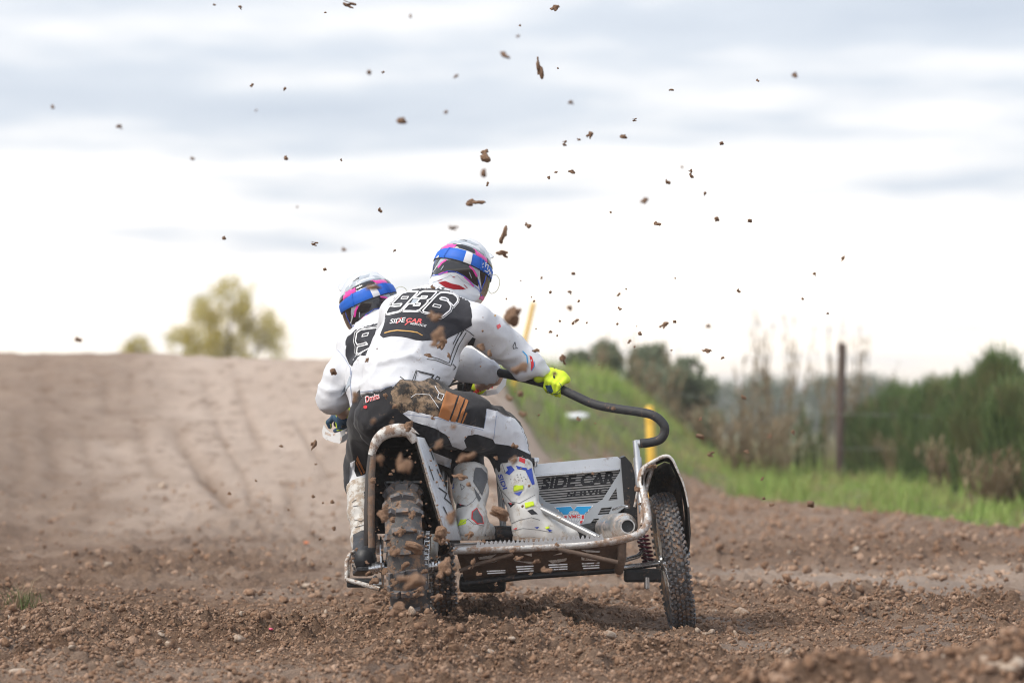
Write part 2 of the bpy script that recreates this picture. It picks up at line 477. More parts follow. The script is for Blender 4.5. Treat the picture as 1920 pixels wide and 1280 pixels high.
m_crumb, t_, b_ = new_mat('crumbs'); g = G(t_); co = g.pos()
cc = g.mix(g.noise(co, 9, 5, 0.65), (0.108, 0.058, 0.035), (0.375, 0.228, 0.146))
q_ = g.n('ShaderNodeAttribute'); q_.attribute_name = 'dry'
cc = g.mix(q_.outputs['Fac'], cc, (0.54, 0.385, 0.29))
g.l(g.mix(g.ramp(g.noise(co, 75, 3, 0.7), [(0.48, 0.0), (0.8, 1.0)]), cc, (0.47, 0.315, 0.22)), b_.inputs['Base Color'])
b_.inputs['Roughness'].default_value = 0.95; b_.inputs['Specular IOR Level'].default_value = 0.25
g.l(g.bump(g.noise(co, 120, 5, 0.7), 0.6, 0.012), b_.inputs['Normal'])
def crumb_points(n, x0, x1, y0, y1):
    x = rng.uniform(x0, x1, n); y = rng.uniform(y0, y1, n)
    keep = np.abs(x) < 0.155 * (y + 16)           # roughly what stands round the bike, wider than the picture
    x, y = x[keep], y[keep]
    gr, dr, we = masks(x, y)
    dens = (1 - 0.6 * we) * (1 - 0.55 * dr) * (1 - gr) * (0.30 + 0.9 * sstep(0.38, 0.62, fbm2(x * 1.1, y * 0.8, 3, 21)))
    k = rng.uniform(0, 1, len(x)) < dens
    return x[k], y[k]
def grain_mesh(seed):
    v = np.array([(1, 0, 0), (-1, 0, 0), (0, 1, 0), (0, -1, 0), (0, 0, 1), (0, 0, -1)], float); r_ = np.random.default_rng(seed)
    return (v + r_.normal(size=(6, 3)) * .22) * np.array([1.25, .85, .75]), np.array([[0, 2, 4], [2, 1, 4], [1, 3, 4], [3, 0, 4], [2, 0, 5], [1, 2, 5], [3, 1, 5], [0, 3, 5]])
vs_grain = [grain_mesh(s) for s in range(8)]
vs_small = [lump_mesh(s, 1, 0.75, (1.1, 0.8, 0.65)) for s in range(8)]
px_, py_, ps_ = [], [], []
for n, reg, lo, hi in ((24000, (-2.6, 2.6, -5.2, 4), 0.007, 0.020), (1300, (-3.0, 3.0, -5.2, 8), 0.015, 0.034), (2600, (0.2, 1.9, -5.4, -4.2), 0.008, 0.030), (2600, (-4.6, 4.6, 5, 14), 0.010, 0.024), (9000, (0.3, 5.6, 3, 24), 0.010, 0.034)):
    x, y = crumb_points(n, *reg)
    s = lo + (hi - lo) * rng.uniform(0, 1, len(x)) ** 2.6
    px_.append(x); py_.append(y); ps_.append(s)
cxs, cys, css = (np.concatenate(q) for q in (px_, py_, ps_))
czs = ground_z(cxs, cys) + css * 0.35
gx_, gy_ = crumb_points(160000, -2.3, 2.3, -4.9, 2.6)
gs_ = 0.003 + 0.008 * rng.uniform(0, 1, len(gx_)) ** 2
GV_, GF_, GQ_ = scatter(vs_grain, np.stack([gx_, gy_, ground_z(gx_, gy_) + gs_ * .3], -1), gs_, masks(gx_, gy_)[1] * .8 + np.where(rng.uniform(0, 1, len(gx_)) < .5, .6, -.4) * rng.uniform(0, 1, len(gx_)))
V, F, Q = scatter(vs_small, np.stack([cxs, cys, czs], -1), css, masks(cxs, cys)[1] * 0.8 + np.where(rng.uniform(0, 1, len(cxs)) < .45, .55, -.4) * rng.uniform(0, 1, len(cxs)))
F = np.concatenate([F, GF_ + len(V)]); V = np.concatenate([V, GV_]); Q = np.concatenate([Q, GQ_])
cme = mesh_from(V, F, 'soil_crumbs'); a_ = cme.attributes.new('dry', 'FLOAT', 'POINT'); a_.data.foreach_set('value', Q.astype(np.float32))
crumbs = link('soil_crumbs', cme, m_crumb, smooth=False)
tag(crumbs, 'loose brown soil crumbs lying all over the churned track', 'soil', kind='stuff')

# ---- pale stones lying on the track: each its own thing
m_stone = mat_plain('pale_stone', (0.44, 0.36, 0.29), 0.9, mud=0.62, mscale=26, bump=0.3, bscale=120, var=0.2)
stone_me = []
for s in range(6):
    v, f = lump_mesh(100 + s, 2, 0.5, (1, 0.8, 0.6))
    stone_me.append(mesh_from(v, f, 'stone')); stone_me[-1].materials.append(m_stone)
    stone_me[-1].polygons.foreach_set('use_smooth', np.ones(len(stone_me[-1].polygons), dtype=bool))
def on_ground(px, py):
    """where the ground is seen at a photo pixel"""
    dd = np.concatenate([np.arange(8.5, 26, 0.03), np.arange(26, 60, .15)]); x = (px - CX) * dd / FPX; z = 1 + (HY - py) * dd / FPX
    h = ground_z(x, dd - 16); k = np.argmax(z <= h)
    return Vector((x[k], dd[k] - 16, h[k]))
named = [((305, 915), .055, 'pale round stone on the dirt at the foot of the jump'), ((1895, 1250), .05, 'whitish stone on the blurred near mound of dirt, the one by the frame edge'),
         ((1850, 1240), .032, 'small whitish stone on the blurred near mound of dirt'), ((35, 1262), .05, 'large tan stone half buried in the nearest dirt by the frame corner'),
         ((203, 1066), .035, 'pale stone left of a smaller one amid dark crumbs'), ((576, 1103), .035, 'pale square stone left of the rear wheel'),
         ((447, 1203), .035, 'flat white stone on the crumbs below the footpeg'), ((300, 1185), .02, 'small white stone on the loose dark soil'),
         ((1140, 1192), .045, 'flat pale stone lying between the two wheels'), ((958, 1212), .028, 'pale stone in front of the bare ground between the wheels'),
         ((318, 1210), .03, 'tan stone upon the furrowed near soil'), ((893, 1127), .04, 'pale stone behind the rear wheel under the platform'),
         ((1390, 1152), .055, 'flat white stone to the right of the sidecar wheel'), ((1815, 995), .05, 'pale stone near the grass edge'), ((1600, 1032), .05, 'pale stone on the track short of the grass')]
GRP = 'pale stones lying on the track'
k = 0
for (sx, sy), r, lab in named:
    p = on_ground(sx, sy)
    o = bpy.data.objects.new('stone', stone_me[k % 6]); k += 1
    o.location = p + Vector((0, 0, r * 0.05)); o.scale = (r * .85, r * .85, r * 0.75); o.rotation_euler = (rng.uniform(-.3, .3), rng.uniform(-.3, .3), rng.uniform(0, 6.28))
    COL.objects.link(o); tag(o, lab, 'stone', GRP)
for i in range(90):
    sx, sy = rng.uniform(-40, 1960), 905 + 370 * rng.uniform(0, 1) ** 0.8
    if sx > 1250 and sy < 1010: continue
    if 640 < sx < 1320 and sy < 1100: continue
    p = on_ground(sx, sy); r = rng.uniform(0.007, 0.020)
    o = bpy.data.objects.new('pebble', stone_me[int(rng.integers(0, 6))])
    o.location = p + Vector((0, 0, r * 0.1)); o.scale = (r, r, r * .8); o.rotation_euler = tuple(rng.uniform(0, 6.28, 3))
    zn_ = 0 if sx < 640 and sy > 1090 else 1 if sx < 640 else 2 if sx < 1320 else 3 if sy < 1180 else 4
    lab, gp_ = [('small pale pebble among the near crumbs left of the rear wheel', 'pebbles on the near soil left of the bike'), ('small pale pebble on the farther soil towards the jump', 'pebbles towards the jump'), ('small pale pebble on the soil before the two wheels', 'pebbles before the wheels'),
                ('small pale pebble on the track beyond the sidecar wheel', 'pebbles beyond the sidecar wheel'), ('small pale pebble on the near soil right of the sidecar wheel', 'pebbles on the near soil right of the sidecar')][zn_]
    COL.objects.link(o); tag(o, lab, 'pebble', gp_)

# ------------------------------------------------------------------ grass, weeds, shrubs, trees
def leaf_mat(name, c1, c2, c3=None, rough=0.6, trans=0.35, scale=3.0):
    m, t, b = new_mat(name); g = G(t)
    q = g.n('ShaderNodeAttribute'); q.attribute_name = 'tone'
    c = g.mix(q.outputs['Fac'], c1, c2)
    if c3: c = g.mix(g.ramp(g.noise(g.pos(), scale, 3), [(0.50, 0.0), (0.64, 1.0)]), c, c3)
    g.l(c, b.inputs['Base Color']); b.inputs['Roughness'].default_value = rough; b.inputs['Specular IOR Level'].default_value = 0.25
    tr = g.n('ShaderNodeBsdfTranslucent'); g.l(c, tr.inputs[0])
    ms = g.n('ShaderNodeMixShader'); ms.inputs[0].default_value = trans
    g.l(b.outputs[0], ms.inputs[1]); g.l(tr.outputs[0], ms.inputs[2]); g.l(ms.outputs[0], t.nodes['Material Output'].inputs[0])
    return m
def blades(base, h, w, lean, curve=0.5, seed=0):
    """n grass blades: two segments each, bent; returns verts, faces, tone"""
    n = len(base); az = rng.uniform(0, 2 * math.pi, n)
    dr = np.stack([np.cos(az), np.sin(az), np.zeros(n)], -1); sd = np.stack([-np.sin(az), np.cos(az), np.zeros(n)], -1)
    up = np.array([0, 0, 1.0])
    mid = base + up * (h * 0.55)[:, None] + dr * (h * lean * 0.3)[:, None]
    tip = base + up * (h * (1 - 0.3 * lean))[:, None] + dr * (h * lean)[:, None]
    hw = (sd * w[:, None]) * 0.5
    V = np.stack([base - hw, base + hw, mid + hw * 0.75, mid - hw * 0.75, tip], 1).reshape(-1, 3)
    o = (np.arange(n) * 5)[:, None, None]
    F = (np.array([[0, 1, 2], [0, 2, 3], [3, 2, 4]])[None] + o).reshape(-1, 3)
    return V, F, np.repeat(rng.uniform(0, 1, n), 5)
def put_tone(me, tone):
    a = me.attributes.new('tone', 'FLOAT', 'POINT'); a.data.foreach_set('value', np.asarray(tone, dtype=np.float32))
m_grass = leaf_mat('grass_blade', (0.20, 0.31, 0.065), (0.40, 0.53, 0.15), (0.42, 0.36, 0.17), scale=1.5)
n = 115000
x = rng.uniform(-1.2, 9.0, n); y = rng.uniform(8, 40, n)
gr, _, _ = masks(x, y)
k = (rng.uniform(0, 1, n) < gr ** 2.5) & (vnoise2(x * 4, y * 3, 61) > 0.22)
x, y = x[k], y[k]
tall = 0.5 + 1.0 * fbm2(x * 0.9, y * 0.7, 3, 62)
h = rng.uniform(0.05, 0.15, len(x)) * tall * (0.6 + 1.5 * sstep(.5, .8, vnoise2(x * 2.3, y * 1.3, 63)))
V, F, T = blades(np.stack([x, y, ground_z(x, y) - 0.01], -1), h, rng.uniform(0.006, 0.013, len(x)), rng.uniform(0.15, 0.8, len(x)))
gme2 = mesh_from(V, F, 'grass'); put_tone(gme2, T)
tag(link('grass', gme2, m_grass, smooth=False), 'short green grass over the bank and along the track edge', 'grass', kind='stuff')

m_weed = leaf_mat('dry_weed', (0.27, 0.20, 0.125), (0.42, 0.33, 0.21), None, trans=0.3)
m_weedg = leaf_mat('green_weed', (0.10, 0.14, 0.05), (0.19, 0.20, 0.085), None, trans=0.3)
def weed(px, depth, topy, n_stem, spread, mat, label, name='tall_weed', leafy=14, lw=0.010):
    d = depth + 16; X0 = (px - CX) * d / FPX
    z0 = float(ground_z(X0, depth)); H = 1.0 + (HY - topy) * d / FPX - z0
    root = empty(name, (X0, depth, z0), label, 'weed', 'tall weeds behind the grass edge')
    mb = MB(); LV, LF, LT = [], [], []
    for s in range(int(n_stem * 1.8)):
        a = rng.uniform(0, 6.28); hh = H * rng.uniform(0.55, 1.0); ln = spread * rng.uniform(0.1, 1.0)
        b0 = Vector((X0 + rng.normal() * spread * 0.22, depth + rng.normal() * spread * 0.22, z0 - 0.03))
        dv = Vector((math.cos(a), math.sin(a), 0)) * ln
        pts = [b0 + Vector((0, 0, hh * t)) + dv * t ** 1.8 for t in (0, 0.25, 0.5, 0.75, 1.0)]
        mb.tube(pts, [0.006, 0.005, 0.004, 0.003, 0.0015], 4, cap=False)
        m_ = leafy; ts = rng.uniform(0.25, 1.0, m_)
        for t in ts:
            c = b0 + Vector((0, 0, hh * t)) + dv * t ** 1.8
            LV.append((c.x, c.y, c.z))
    mb.build('stem', mat, root)
    LV = np.array(LV); V, F, T = blades(LV, rng.uniform(0.05, 0.16, len(LV)), rng.uniform(lw * 0.7, lw * 1.8, len(LV)), rng.uniform(0.4, 1.2, len(LV)))
    me = mesh_from(V, F, 'leaves'); put_tone(me, T)
    link('foliage', me, mat, root, smooth=False)
weeds = [(1440, 30, 560, 7, .28, 0, 'very tall thin dry weed standing alone against the sky', 26), (1475, 31, 575, 8, .35, 0, 'tall branching dry weed right of the thinnest stalk', 30),
         (1545, 33, 600, 8, .4, 0, 'wispy brown weed left of the wooden fence post', 30), (1610, 31, 580, 9, .45, 0, 'feathery brown weed rising behind the wooden fence post', 34),
         (1400, 29, 660, 9, .3, 0, 'shorter dry weed at the foot of the grass bank', 20), (1330, 30, 740, 16, .45, 0, 'brown tussock of dead grass on the end of the bank', 16),
         (1385, 27, 770, 22, .5, 0, 'straw coloured tussock bending over the grass edge', 14), (1450, 27, 760, 18, .45, 0, 'straw coloured tussock between the bank and the fence post', 14),
         (1520, 29, 740, 16, .4, 1, 'green brown weed clump close to the fence post', 20), (1250, 32, 640, 9, .5, 0, 'thin brown stalks growing on the bank end', 16),
         (1120, 36, 610, 6, .3, 0, 'brown stalks on the bank behind the far bushes', 18), (1195, 36, 620, 6, .3, 0, 'brown stalks before the dark bush on the bank', 18),
         (1690, 26.5, 810, 22, .4, 0, 'dry brown stalks at the foot of the dark hedge', 10), (1775, 21.5, 815, 26, .45, 0, 'dry brown stalks under the middle of the dark hedge', 10), (1865, 17.5, 830, 30, .5, 0, 'dry brown stalks under the tallest part of the hedge', 10),
         (1640, 30, 700, 14, .4, 1, 'yellow green weed clump between fence post and hedge', 24)]
for (px, dep, ty, ns, sp, mk, lab, lf) in weeds: weed(px, dep, ty, ns, sp, m_weedg if mk else m_weed, lab, leafy=lf)

def shrub(name, label, cat, px, depth, topy, wpx, mats, n_leaf, size, upright=0.0, group=None, gap=0.45, trunk=True, blobs=9, low=0.22, lobes=None):
    """leaf faces spread through clumps of an uneven crown, on forked limbs"""
    d = depth + 16; X0 = (px - CX) * d / FPX; z0 = float(ground_z(X0, depth))
    zt = 1.0 + (HY - topy) * d / FPX; W = wpx * d / FPX / 2; H = zt - z0
    root = empty(name, (X0, depth, z0), label, cat, group)
    r2 = np.random.default_rng(int(px * 7 + topy))
    cl = []
    for i in range(blobs):
        a = r2.uniform(0, 6.28); q = math.sqrt(r2.uniform(0, 1)); hz = r2.uniform(low, 0.86)
        wr = W * (1 - 0.55 * max(0, hz - 0.45) / 0.4)
        cl.append((X0 + math.cos(a) * q * wr * 0.72, depth + math.sin(a) * q * wr * 0.72, z0 + H * hz, r2.uniform(0.2, 0.36) * min(W, H)))
    cl.append((X0, depth, z0 + H * 0.80, 0.22 * min(H, W * 1.6)))
    if lobes:
        cl = [(X0 + lx * W, depth + ly * W, z0 + lz * H, lr * H) for lx, ly, lz, lr in lobes]
    if trunk:
        mb = MB(); tr = 0.022 * H + 0.012
        fork = Vector((X0 + 0.02 * H, depth, z0 + H * 0.22))
        mb.tube([Vector((X0, depth, z0 - 0.1)), Vector((X0 + .01 * H, depth, z0 + H * .1)), fork], [tr * 1.3, tr, tr * .8], 8)
        for c in cl:
            c_ = Vector(c[:3]); mid = fork.lerp(c_, 0.5) + Vector((0, 0, 0.04 * H))
            mb.tube([fork, mid, c_, c_ + Vector((r2.normal() * c[3] * .5, r2.normal() * c[3] * .5, c[3] * .6))], [tr * .6, tr * .4, tr * .22, tr * 0.06], 6)
        mb.build('trunk', m_bark, root, smooth=True, edge=0)
    tot = sum(c[3] ** 2 for c in cl); P_, N_ = [], []
    for c in cl:
        m_ = max(30, int(n_leaf * c[3] ** 2 / tot))
        dv = r2.normal(size=(m_, 3)); dv /= np.linalg.norm(dv, axis=1)[:, None]
        rr = r2.uniform(0.15, 1.0, m_) ** 0.6 * (1 + 0.16 * np.abs(r2.normal(size=m_)))
        p = np.array(c[:3]) + dv * (c[3] * rr)[:, None] * np.array([1.1, 1.1, 0.9])
        keep = vnoise3(p[:, 0] / size / 5 + 9, p[:, 1] / size / 5 + 9, p[:, 2] / size / 5 + 9, int(px)) > gap * 0.9
        P_.append(p[keep])
    P_ = np.concatenate(P_); P_ = P_[P_[:, 2] > z0 + 0.02 * H]
    m_ = len(P_); s = size * r2.uniform(0.5, 1.3, m_)
    a = r2.normal(size=(m_, 3)); a[:, 2] += upright; a /= np.linalg.norm(a, axis=1)[:, None]
    b = r2.normal(size=(m_, 3)); b = np.cross(a, b); b /= np.linalg.norm(b, axis=1)[:, None] + 1e-9
    wf = 0.22 if upright > 1 else 0.5
    V = np.stack([P_ - a * s[:, None], P_ + b * (s * wf)[:, None], P_ + a * s[:, None], P_ - b * (s * wf)[:, None]], 1).reshape(-1, 3)
    F = (np.arange(m_) * 4)[:, None] + np.array([[0, 1, 2, 3]])
    me = mesh_from(V, F, 'crown'); put_tone(me, np.repeat(r2.uniform(0, 1, m_), 4))
    link('crown', me, mats, root, smooth=False)
    return root
m_bark = mat_plain('bark', (0.13, 0.10, 0.075), 0.9, bump=0.5, bscale=40, var=0.3)
m_leafy = leaf_mat('leaf_yellow_green', (0.50, 0.45, 0.10), (0.72, 0.60, 0.20), None, trans=0.62)
m_leafd = leaf_mat('leaf_dark', (0.075, 0.135, 0.050), (0.27, 0.36, 0.14), (0.24, 0.25, 0.11), trans=0.42, scale=2.2)
m_leafb = leaf_mat('leaf_bush', (0.19, 0.235, 0.16), (0.33, 0.36, 0.24), None, trans=0.45)
m_leaff = leaf_mat('leaf_far', (0.06, 0.10, 0.045), (0.12, 0.16, 0.07), None, trans=0.3)
shrub('tree', 'yellow green tree with a gappy crown rising behind the dirt jump', 'tree', 420, 105, 508, 235, m_leafy, 19000, 0.07, gap=0.52,
      lobes=[(0.12, 0, .86, .12), (-.25, .2, .76, .12), (.45, -.1, .74, .12), (0.05, .1, .68, .14), (.68, .1, .62, .12), (-.62, 0, .60, .10), (-.3, -.2, .54, .12), (.30, 0, .52, .12), (.75, 0, .46, .11), (-.7, .1, .40, .11), (0, 0, .40, .12), (1.12, 0, .40, .07), (.5, .2, .36, .11), (-.4, 0, .28, .11), (.9, 0, .26, .09), (-.95, 0, .30, .06)])
shrub('shrub', 'small olive shrub just showing over the jump crest beside the yellow tree', 'shrub', 258, 100, 624, 52, m_leafy, 3400, 0.05, gap=0.40, lobes=[(0, 0, .90, .09), (-.55, 0, .84, .08), (.55, .1, .82, .08), (.1, 0, .76, .10), (-.7, 0, .70, .08), (.8, 0, .68, .07), (0, 0, .60, .10)])
shrub('bush', 'low bush at the top of the grass bank nearest the outstretched arm', 'bush', 1080, 42, 640, 130, m_leafb, 11000, 0.055, gap=0.36, blobs=26, low=.1, group='bushes behind the bank')
shrub('bush', 'grey green bush on top of the grass bank behind the rail', 'bush', 1140, 41, 628, 150, m_leafb, 14000, 0.055, gap=0.36, blobs=26, low=.1, group='bushes behind the bank')
shrub('bush', 'grey green bush at the lower end of the grass bank', 'bush', 1215, 43, 628, 180, m_leafb, 16000, 0.055, gap=0.36, blobs=30, low=.1, group='bushes behind the bank')
shrub('bush', 'low bush sloping away at the right end of the bank bushes', 'bush', 1290, 42, 652, 150, m_leafb, 10000, 0.055, gap=0.36, blobs=24, low=.1, group='bushes behind the bank')
HG = 'dark shrubs forming the hedge'
def hedge(px, depth, topy, wpx, label):
    """broom-like shrub: thin upright shoots from the ground to an uneven, wispy top"""
    d = depth + 16; X0 = (px - CX) * d / FPX; z0 = float(ground_z(X0, depth))
    H = 1.0 + (HY - topy) * d / FPX - z0; W = wpx * d / FPX / 2
    root = empty('hedge_shrub', (X0, depth, z0), label, 'shrub', HG)
    r2 = np.random.default_rng(int(px)); n = 9000
    a, q = r2.uniform(0, 6.28, n), np.sqrt(r2.uniform(0, 1, n))
    ex, ey = np.cos(a) * q * W, np.sin(a) * q * W * .8
    top = H * (0.60 + 0.58 * fbm2(ex * 2.6 + px, ey * 2.6, 3, 91)) * (1 - .30 * q ** 3)
    L = r2.uniform(.12, .40, n) * H * np.where(r2.uniform(0, 1, n) < .06, 1.35, 1.0)
    zb = r2.uniform(0, 1, n) ** .8 * np.maximum(top - L, .02)
    V, F, T = blades(np.stack([X0 + ex, depth + ey, z0 + zb], -1), L, r2.uniform(.008, .022, n), r2.uniform(.05, .55, n))
    me = mesh_from(V, F, 'crown'); put_tone(me, T); link('crown', me, m_leafd, root, smooth=False)
    mb = MB()
    for k in range(26):
        a = r2.uniform(0, 6.28); q = math.sqrt(r2.uniform(0, 1)); bx, by = X0 + math.cos(a) * q * W * .8, depth + math.sin(a) * q * W * .6
        mb.tube([(bx, by, z0 - .05), (bx + r2.normal() * .05, by, z0 + H * .35), (bx + r2.normal() * .14, by + r2.normal() * .1, z0 + H * .75)], [.010, .008, .003], 5)
    mb.build('stem', m_weed, root)
for px, dep, ty, wp, lab in ((1690, 29, 692, 130, 'dark green shrub at the end of the hedge by the fence post'), (1755, 26, 684, 140, 'dark green shrub second from the fence post in the hedge'), (1805, 23, 668, 130, 'dark green shrub left of the tallest one in the hedge'),
                             (1862, 20.5, 632, 150, 'tallest dark green shrub of the hedge'), (1935, 18, 650, 170, 'dark green shrub of the hedge cut by the frame edge'), (1640, 31, 715, 110, 'thin olive shrub between fence post and hedge'),
                             (2010, 17, 640, 170, 'dark green shrub of the hedge beyond the frame edge')):
    hedge(px, dep, ty, wp, lab)
# far wood that reads as one mass
V, F, T, b = [], [], [], 0
r3 = np.random.default_rng(5)
for i in range(96):
    X0 = -62 + i * 1.9 + r3.uniform(-.6, .6); Y0 = 285 + r3.uniform(0, 40); z0 = -2.7
    zt = 2.75 + 0.9 * (fbm2(np.array(X0 * .13), np.array(0.3), 3, 8) - .5) * 2 + r3.uniform(-.2, .2)
    m_ = 420; rad = (zt - z0) / 2
    dv = r3.normal(size=(m_, 3)); dv /= np.linalg.norm(dv, axis=1)[:, None]
    p = np.array([X0, Y0, (z0 + zt) / 2]) + dv * r3.uniform(.55, 1, m_)[:, None] * np.array([1.9, 1.9, rad])
    a = r3.normal(size=(m_, 3)); a /= np.linalg.norm(a, axis=1)[:, None]; c = np.cross(a, r3.normal(size=(m_, 3))); c /= np.linalg.norm(c, axis=1)[:, None]
    s = r3.uniform(.2, .42, m_)[:, None]
    V.append(np.stack([p - a * s, p + c * s * .6, p + a * s, p - c * s * .6], 1).reshape(-1, 3)); F.append((np.arange(m_) * 4)[:, None] + np.arange(4)[None] + b); b += m_ * 4
    T.append(np.repeat(r3.uniform(0, 1, m_), 4))
me = mesh_from(np.concatenate(V), np.concatenate(F), 'far_wood'); put_tone(me, np.concatenate(T))
tag(link('far_wood', me, m_leaff, smooth=False), 'low hazy wood along the horizon beyond the fence', 'wood', kind='stuff')

# ---- the air over the track
hz = MB().box((0, 2480, 0.9), (8060, 5080, 9.2)).build('haze', None)
hm = bpy.data.materials.new('haze'); hm.use_nodes = True; hm.node_tree.nodes.clear()
ho = hm.node_tree.nodes.new('ShaderNodeOutputMaterial'); hv = hm.node_tree.nodes.new('ShaderNodeVolumePrincipled')
hv.inputs['Color'].default_value = (0.95, 0.93, 0.91, 1); hv.inputs['Density'].default_value = 0.0009; hv.inputs['Anisotropy'].default_value = 0.2
hv.inputs['Density Attribute'].default_value = ''; hm.cycles.homogeneous_volume = True
hm.node_tree.links.new(hv.outputs[0], ho.inputs['Volume']); hz.data.materials.append(hm)
tag(hz, 'thin pale haze in the air over the whole track', 'haze', kind='stuff')

# ---- wire fence: post and wires
m_wood = mat_plain('weathered_wood', (0.115, 0.078, 0.066), 0.85, bump=0.5, bscale=30, var=0.25)
m_wire = mat_plain('galvanised_wire', (0.42, 0.44, 0.45), 0.45, 0.6)
fy = 29.0; fd = fy + 16
fb = P(1573, 890, fy); ft = P(1579, 643, fy)
fence = empty('wire_fence', (fb.x, fy, float(ground_z(fb.x, fy))), 'weathered wooden fence post with thin wires before the dark hedge', 'fence')
mb = MB(); r4 = np.random.default_rng(2); rr = []
for k in range(9):
    t = k / 8; c = fb.lerp(ft, t) if k else Vector((fb.x, fy, fence.location.z - 0.2))
    rr.append([c + Vector((math.cos(a) * 0.048 * (1 + .10 * r4.normal()), math.sin(a) * 0.048, 0.012 * r4.normal() if k == 8 else 0)) for a in np.arange(0, 6.28, 6.2832 / 10)[:10]])
mb.rings(rr).build('post', m_wood, fence, smooth=True, edge=50)
for zz, za, zb in ((775, 700, 850), (840, 780, 905)):
    mb = MB(); a = P(1573, zz, fy - 0.05)
    mb.tube([P(1240, zz - 40, fy + 3), a, P(1800, zz + (zb - zz) * .1, fy - 5), P(2300, zz + (zb - zz), fy - 12)], 0.0022, 5).build('wire', m_wire, fence)

# ---- yellow course marker poles
m_yel = mat_plain('yellow_plastic', (0.80, 0.50, 0.06), 0.5, mud=0.12, mscale=6)
def marker(p0, p1, r, label):
    root = empty('course_marker', p0, label, 'pole', 'yellow course marker poles')
    mb = MB(); ax = (p1 - p0)
    mb.lathe([(r * .92, -0.15), (r, 0), (r, ax.length - r * .5), (r * .7, ax.length - 0.002), (0.001, ax.length)], p0, ax, 16)
    mb.build('pole', m_yel, root, smooth=True)
    mb = MB(); mb.lathe([(r * 1.02, 0), (r * 1.12, 0.0), (r * 1.12, r * .6), (r * 1.02, r * .6)], p0 + ax.normalized() * (ax.length * .82), ax, 16)
    mb.build('collar', m_yel, root, smooth=True)
q = P(1224, 895, 20); marker(Vector((q.x, 20, float(ground_z(q.x, 20)))), P(1218, 760, 20), 0.042, 'yellow pole on the grass behind the sidecar mudguard')
q = P(962, 735, 23); marker(Vector((q.x, 23, float(ground_z(q.x, 23)))), P(1001, 566, 23), 0.024, 'thin slanting yellow pole on the bank behind the outstretched arm')

# ---- litter
m_bag = mat_plain('white_plastic', (0.75, 0.77, 0.80), 0.45, var=0.05)
def crumple(px, py, w, h, seed, label, mat):
    p = on_ground(px, py); v, f = lump_mesh(seed, 3, 0.5, (w, w * .6, h))
    me = mesh_from(v + np.array(p) + np.array([0, 0, h * .4]), f, 'litter')
    tag(link('litter', me, mat, smooth=False), label, 'litter')
crumple(1075, 790, 0.13, 0.05, 301, 'white scrap of plastic lying on the grass bank', m_bag)
crumple(1592, 885, 0.14, 0.10, 302, 'pale blue plastic bag caught at the foot of the fence post', mat_plain('blue_plastic', (0.50, 0.58, 0.68), 0.35, var=0.1))
crumple(575, 1019, 0.016, 0.010, 303, 'small orange scrap on the dirt beside the rider\'s boot', mat_plain('orange_plastic', (0.85, 0.25, 0.10), 0.5))
crumple(508, 1187, 0.009, 0.004, 304, 'tiny pink scrap on the loose soil', mat_plain('pink_plastic', (0.75, 0.12, 0.22), 0.5))

# ---- a few weeds on the dirt at the frame edge
p = on_ground(45, 1142)
root = empty('weed_tuft', p, 'sprawling green and straw weed tuft on the dirt by the frame edge', 'weed')
LV = np.array(p) + np.stack([rng.normal(size=90) * .05, rng.normal(size=90) * .05, np.zeros(90)], -1)
V, F, T = blades(LV, rng.uniform(.05, .15, 90), rng.uniform(.002, .005, 90), rng.uniform(.6, 1.5, 90)); me = mesh_from(V, F, 'blades'); put_tone(me, T)
link('blade', me, m_weedg, root, smooth=False)
LV = np.array(p) + np.stack([rng.normal(size=22) * .03 - .02, rng.normal(size=22) * .03, np.zeros(22) + .01], -1)
V, F, T = blades(LV, rng.uniform(.10, .22, 22), rng.uniform(.002, .005, 22), rng.uniform(.5, 1.2, 22)); me = mesh_from(V, F, 'straw'); put_tone(me, T)
link('straw', me, m_weed, root, smooth=False)
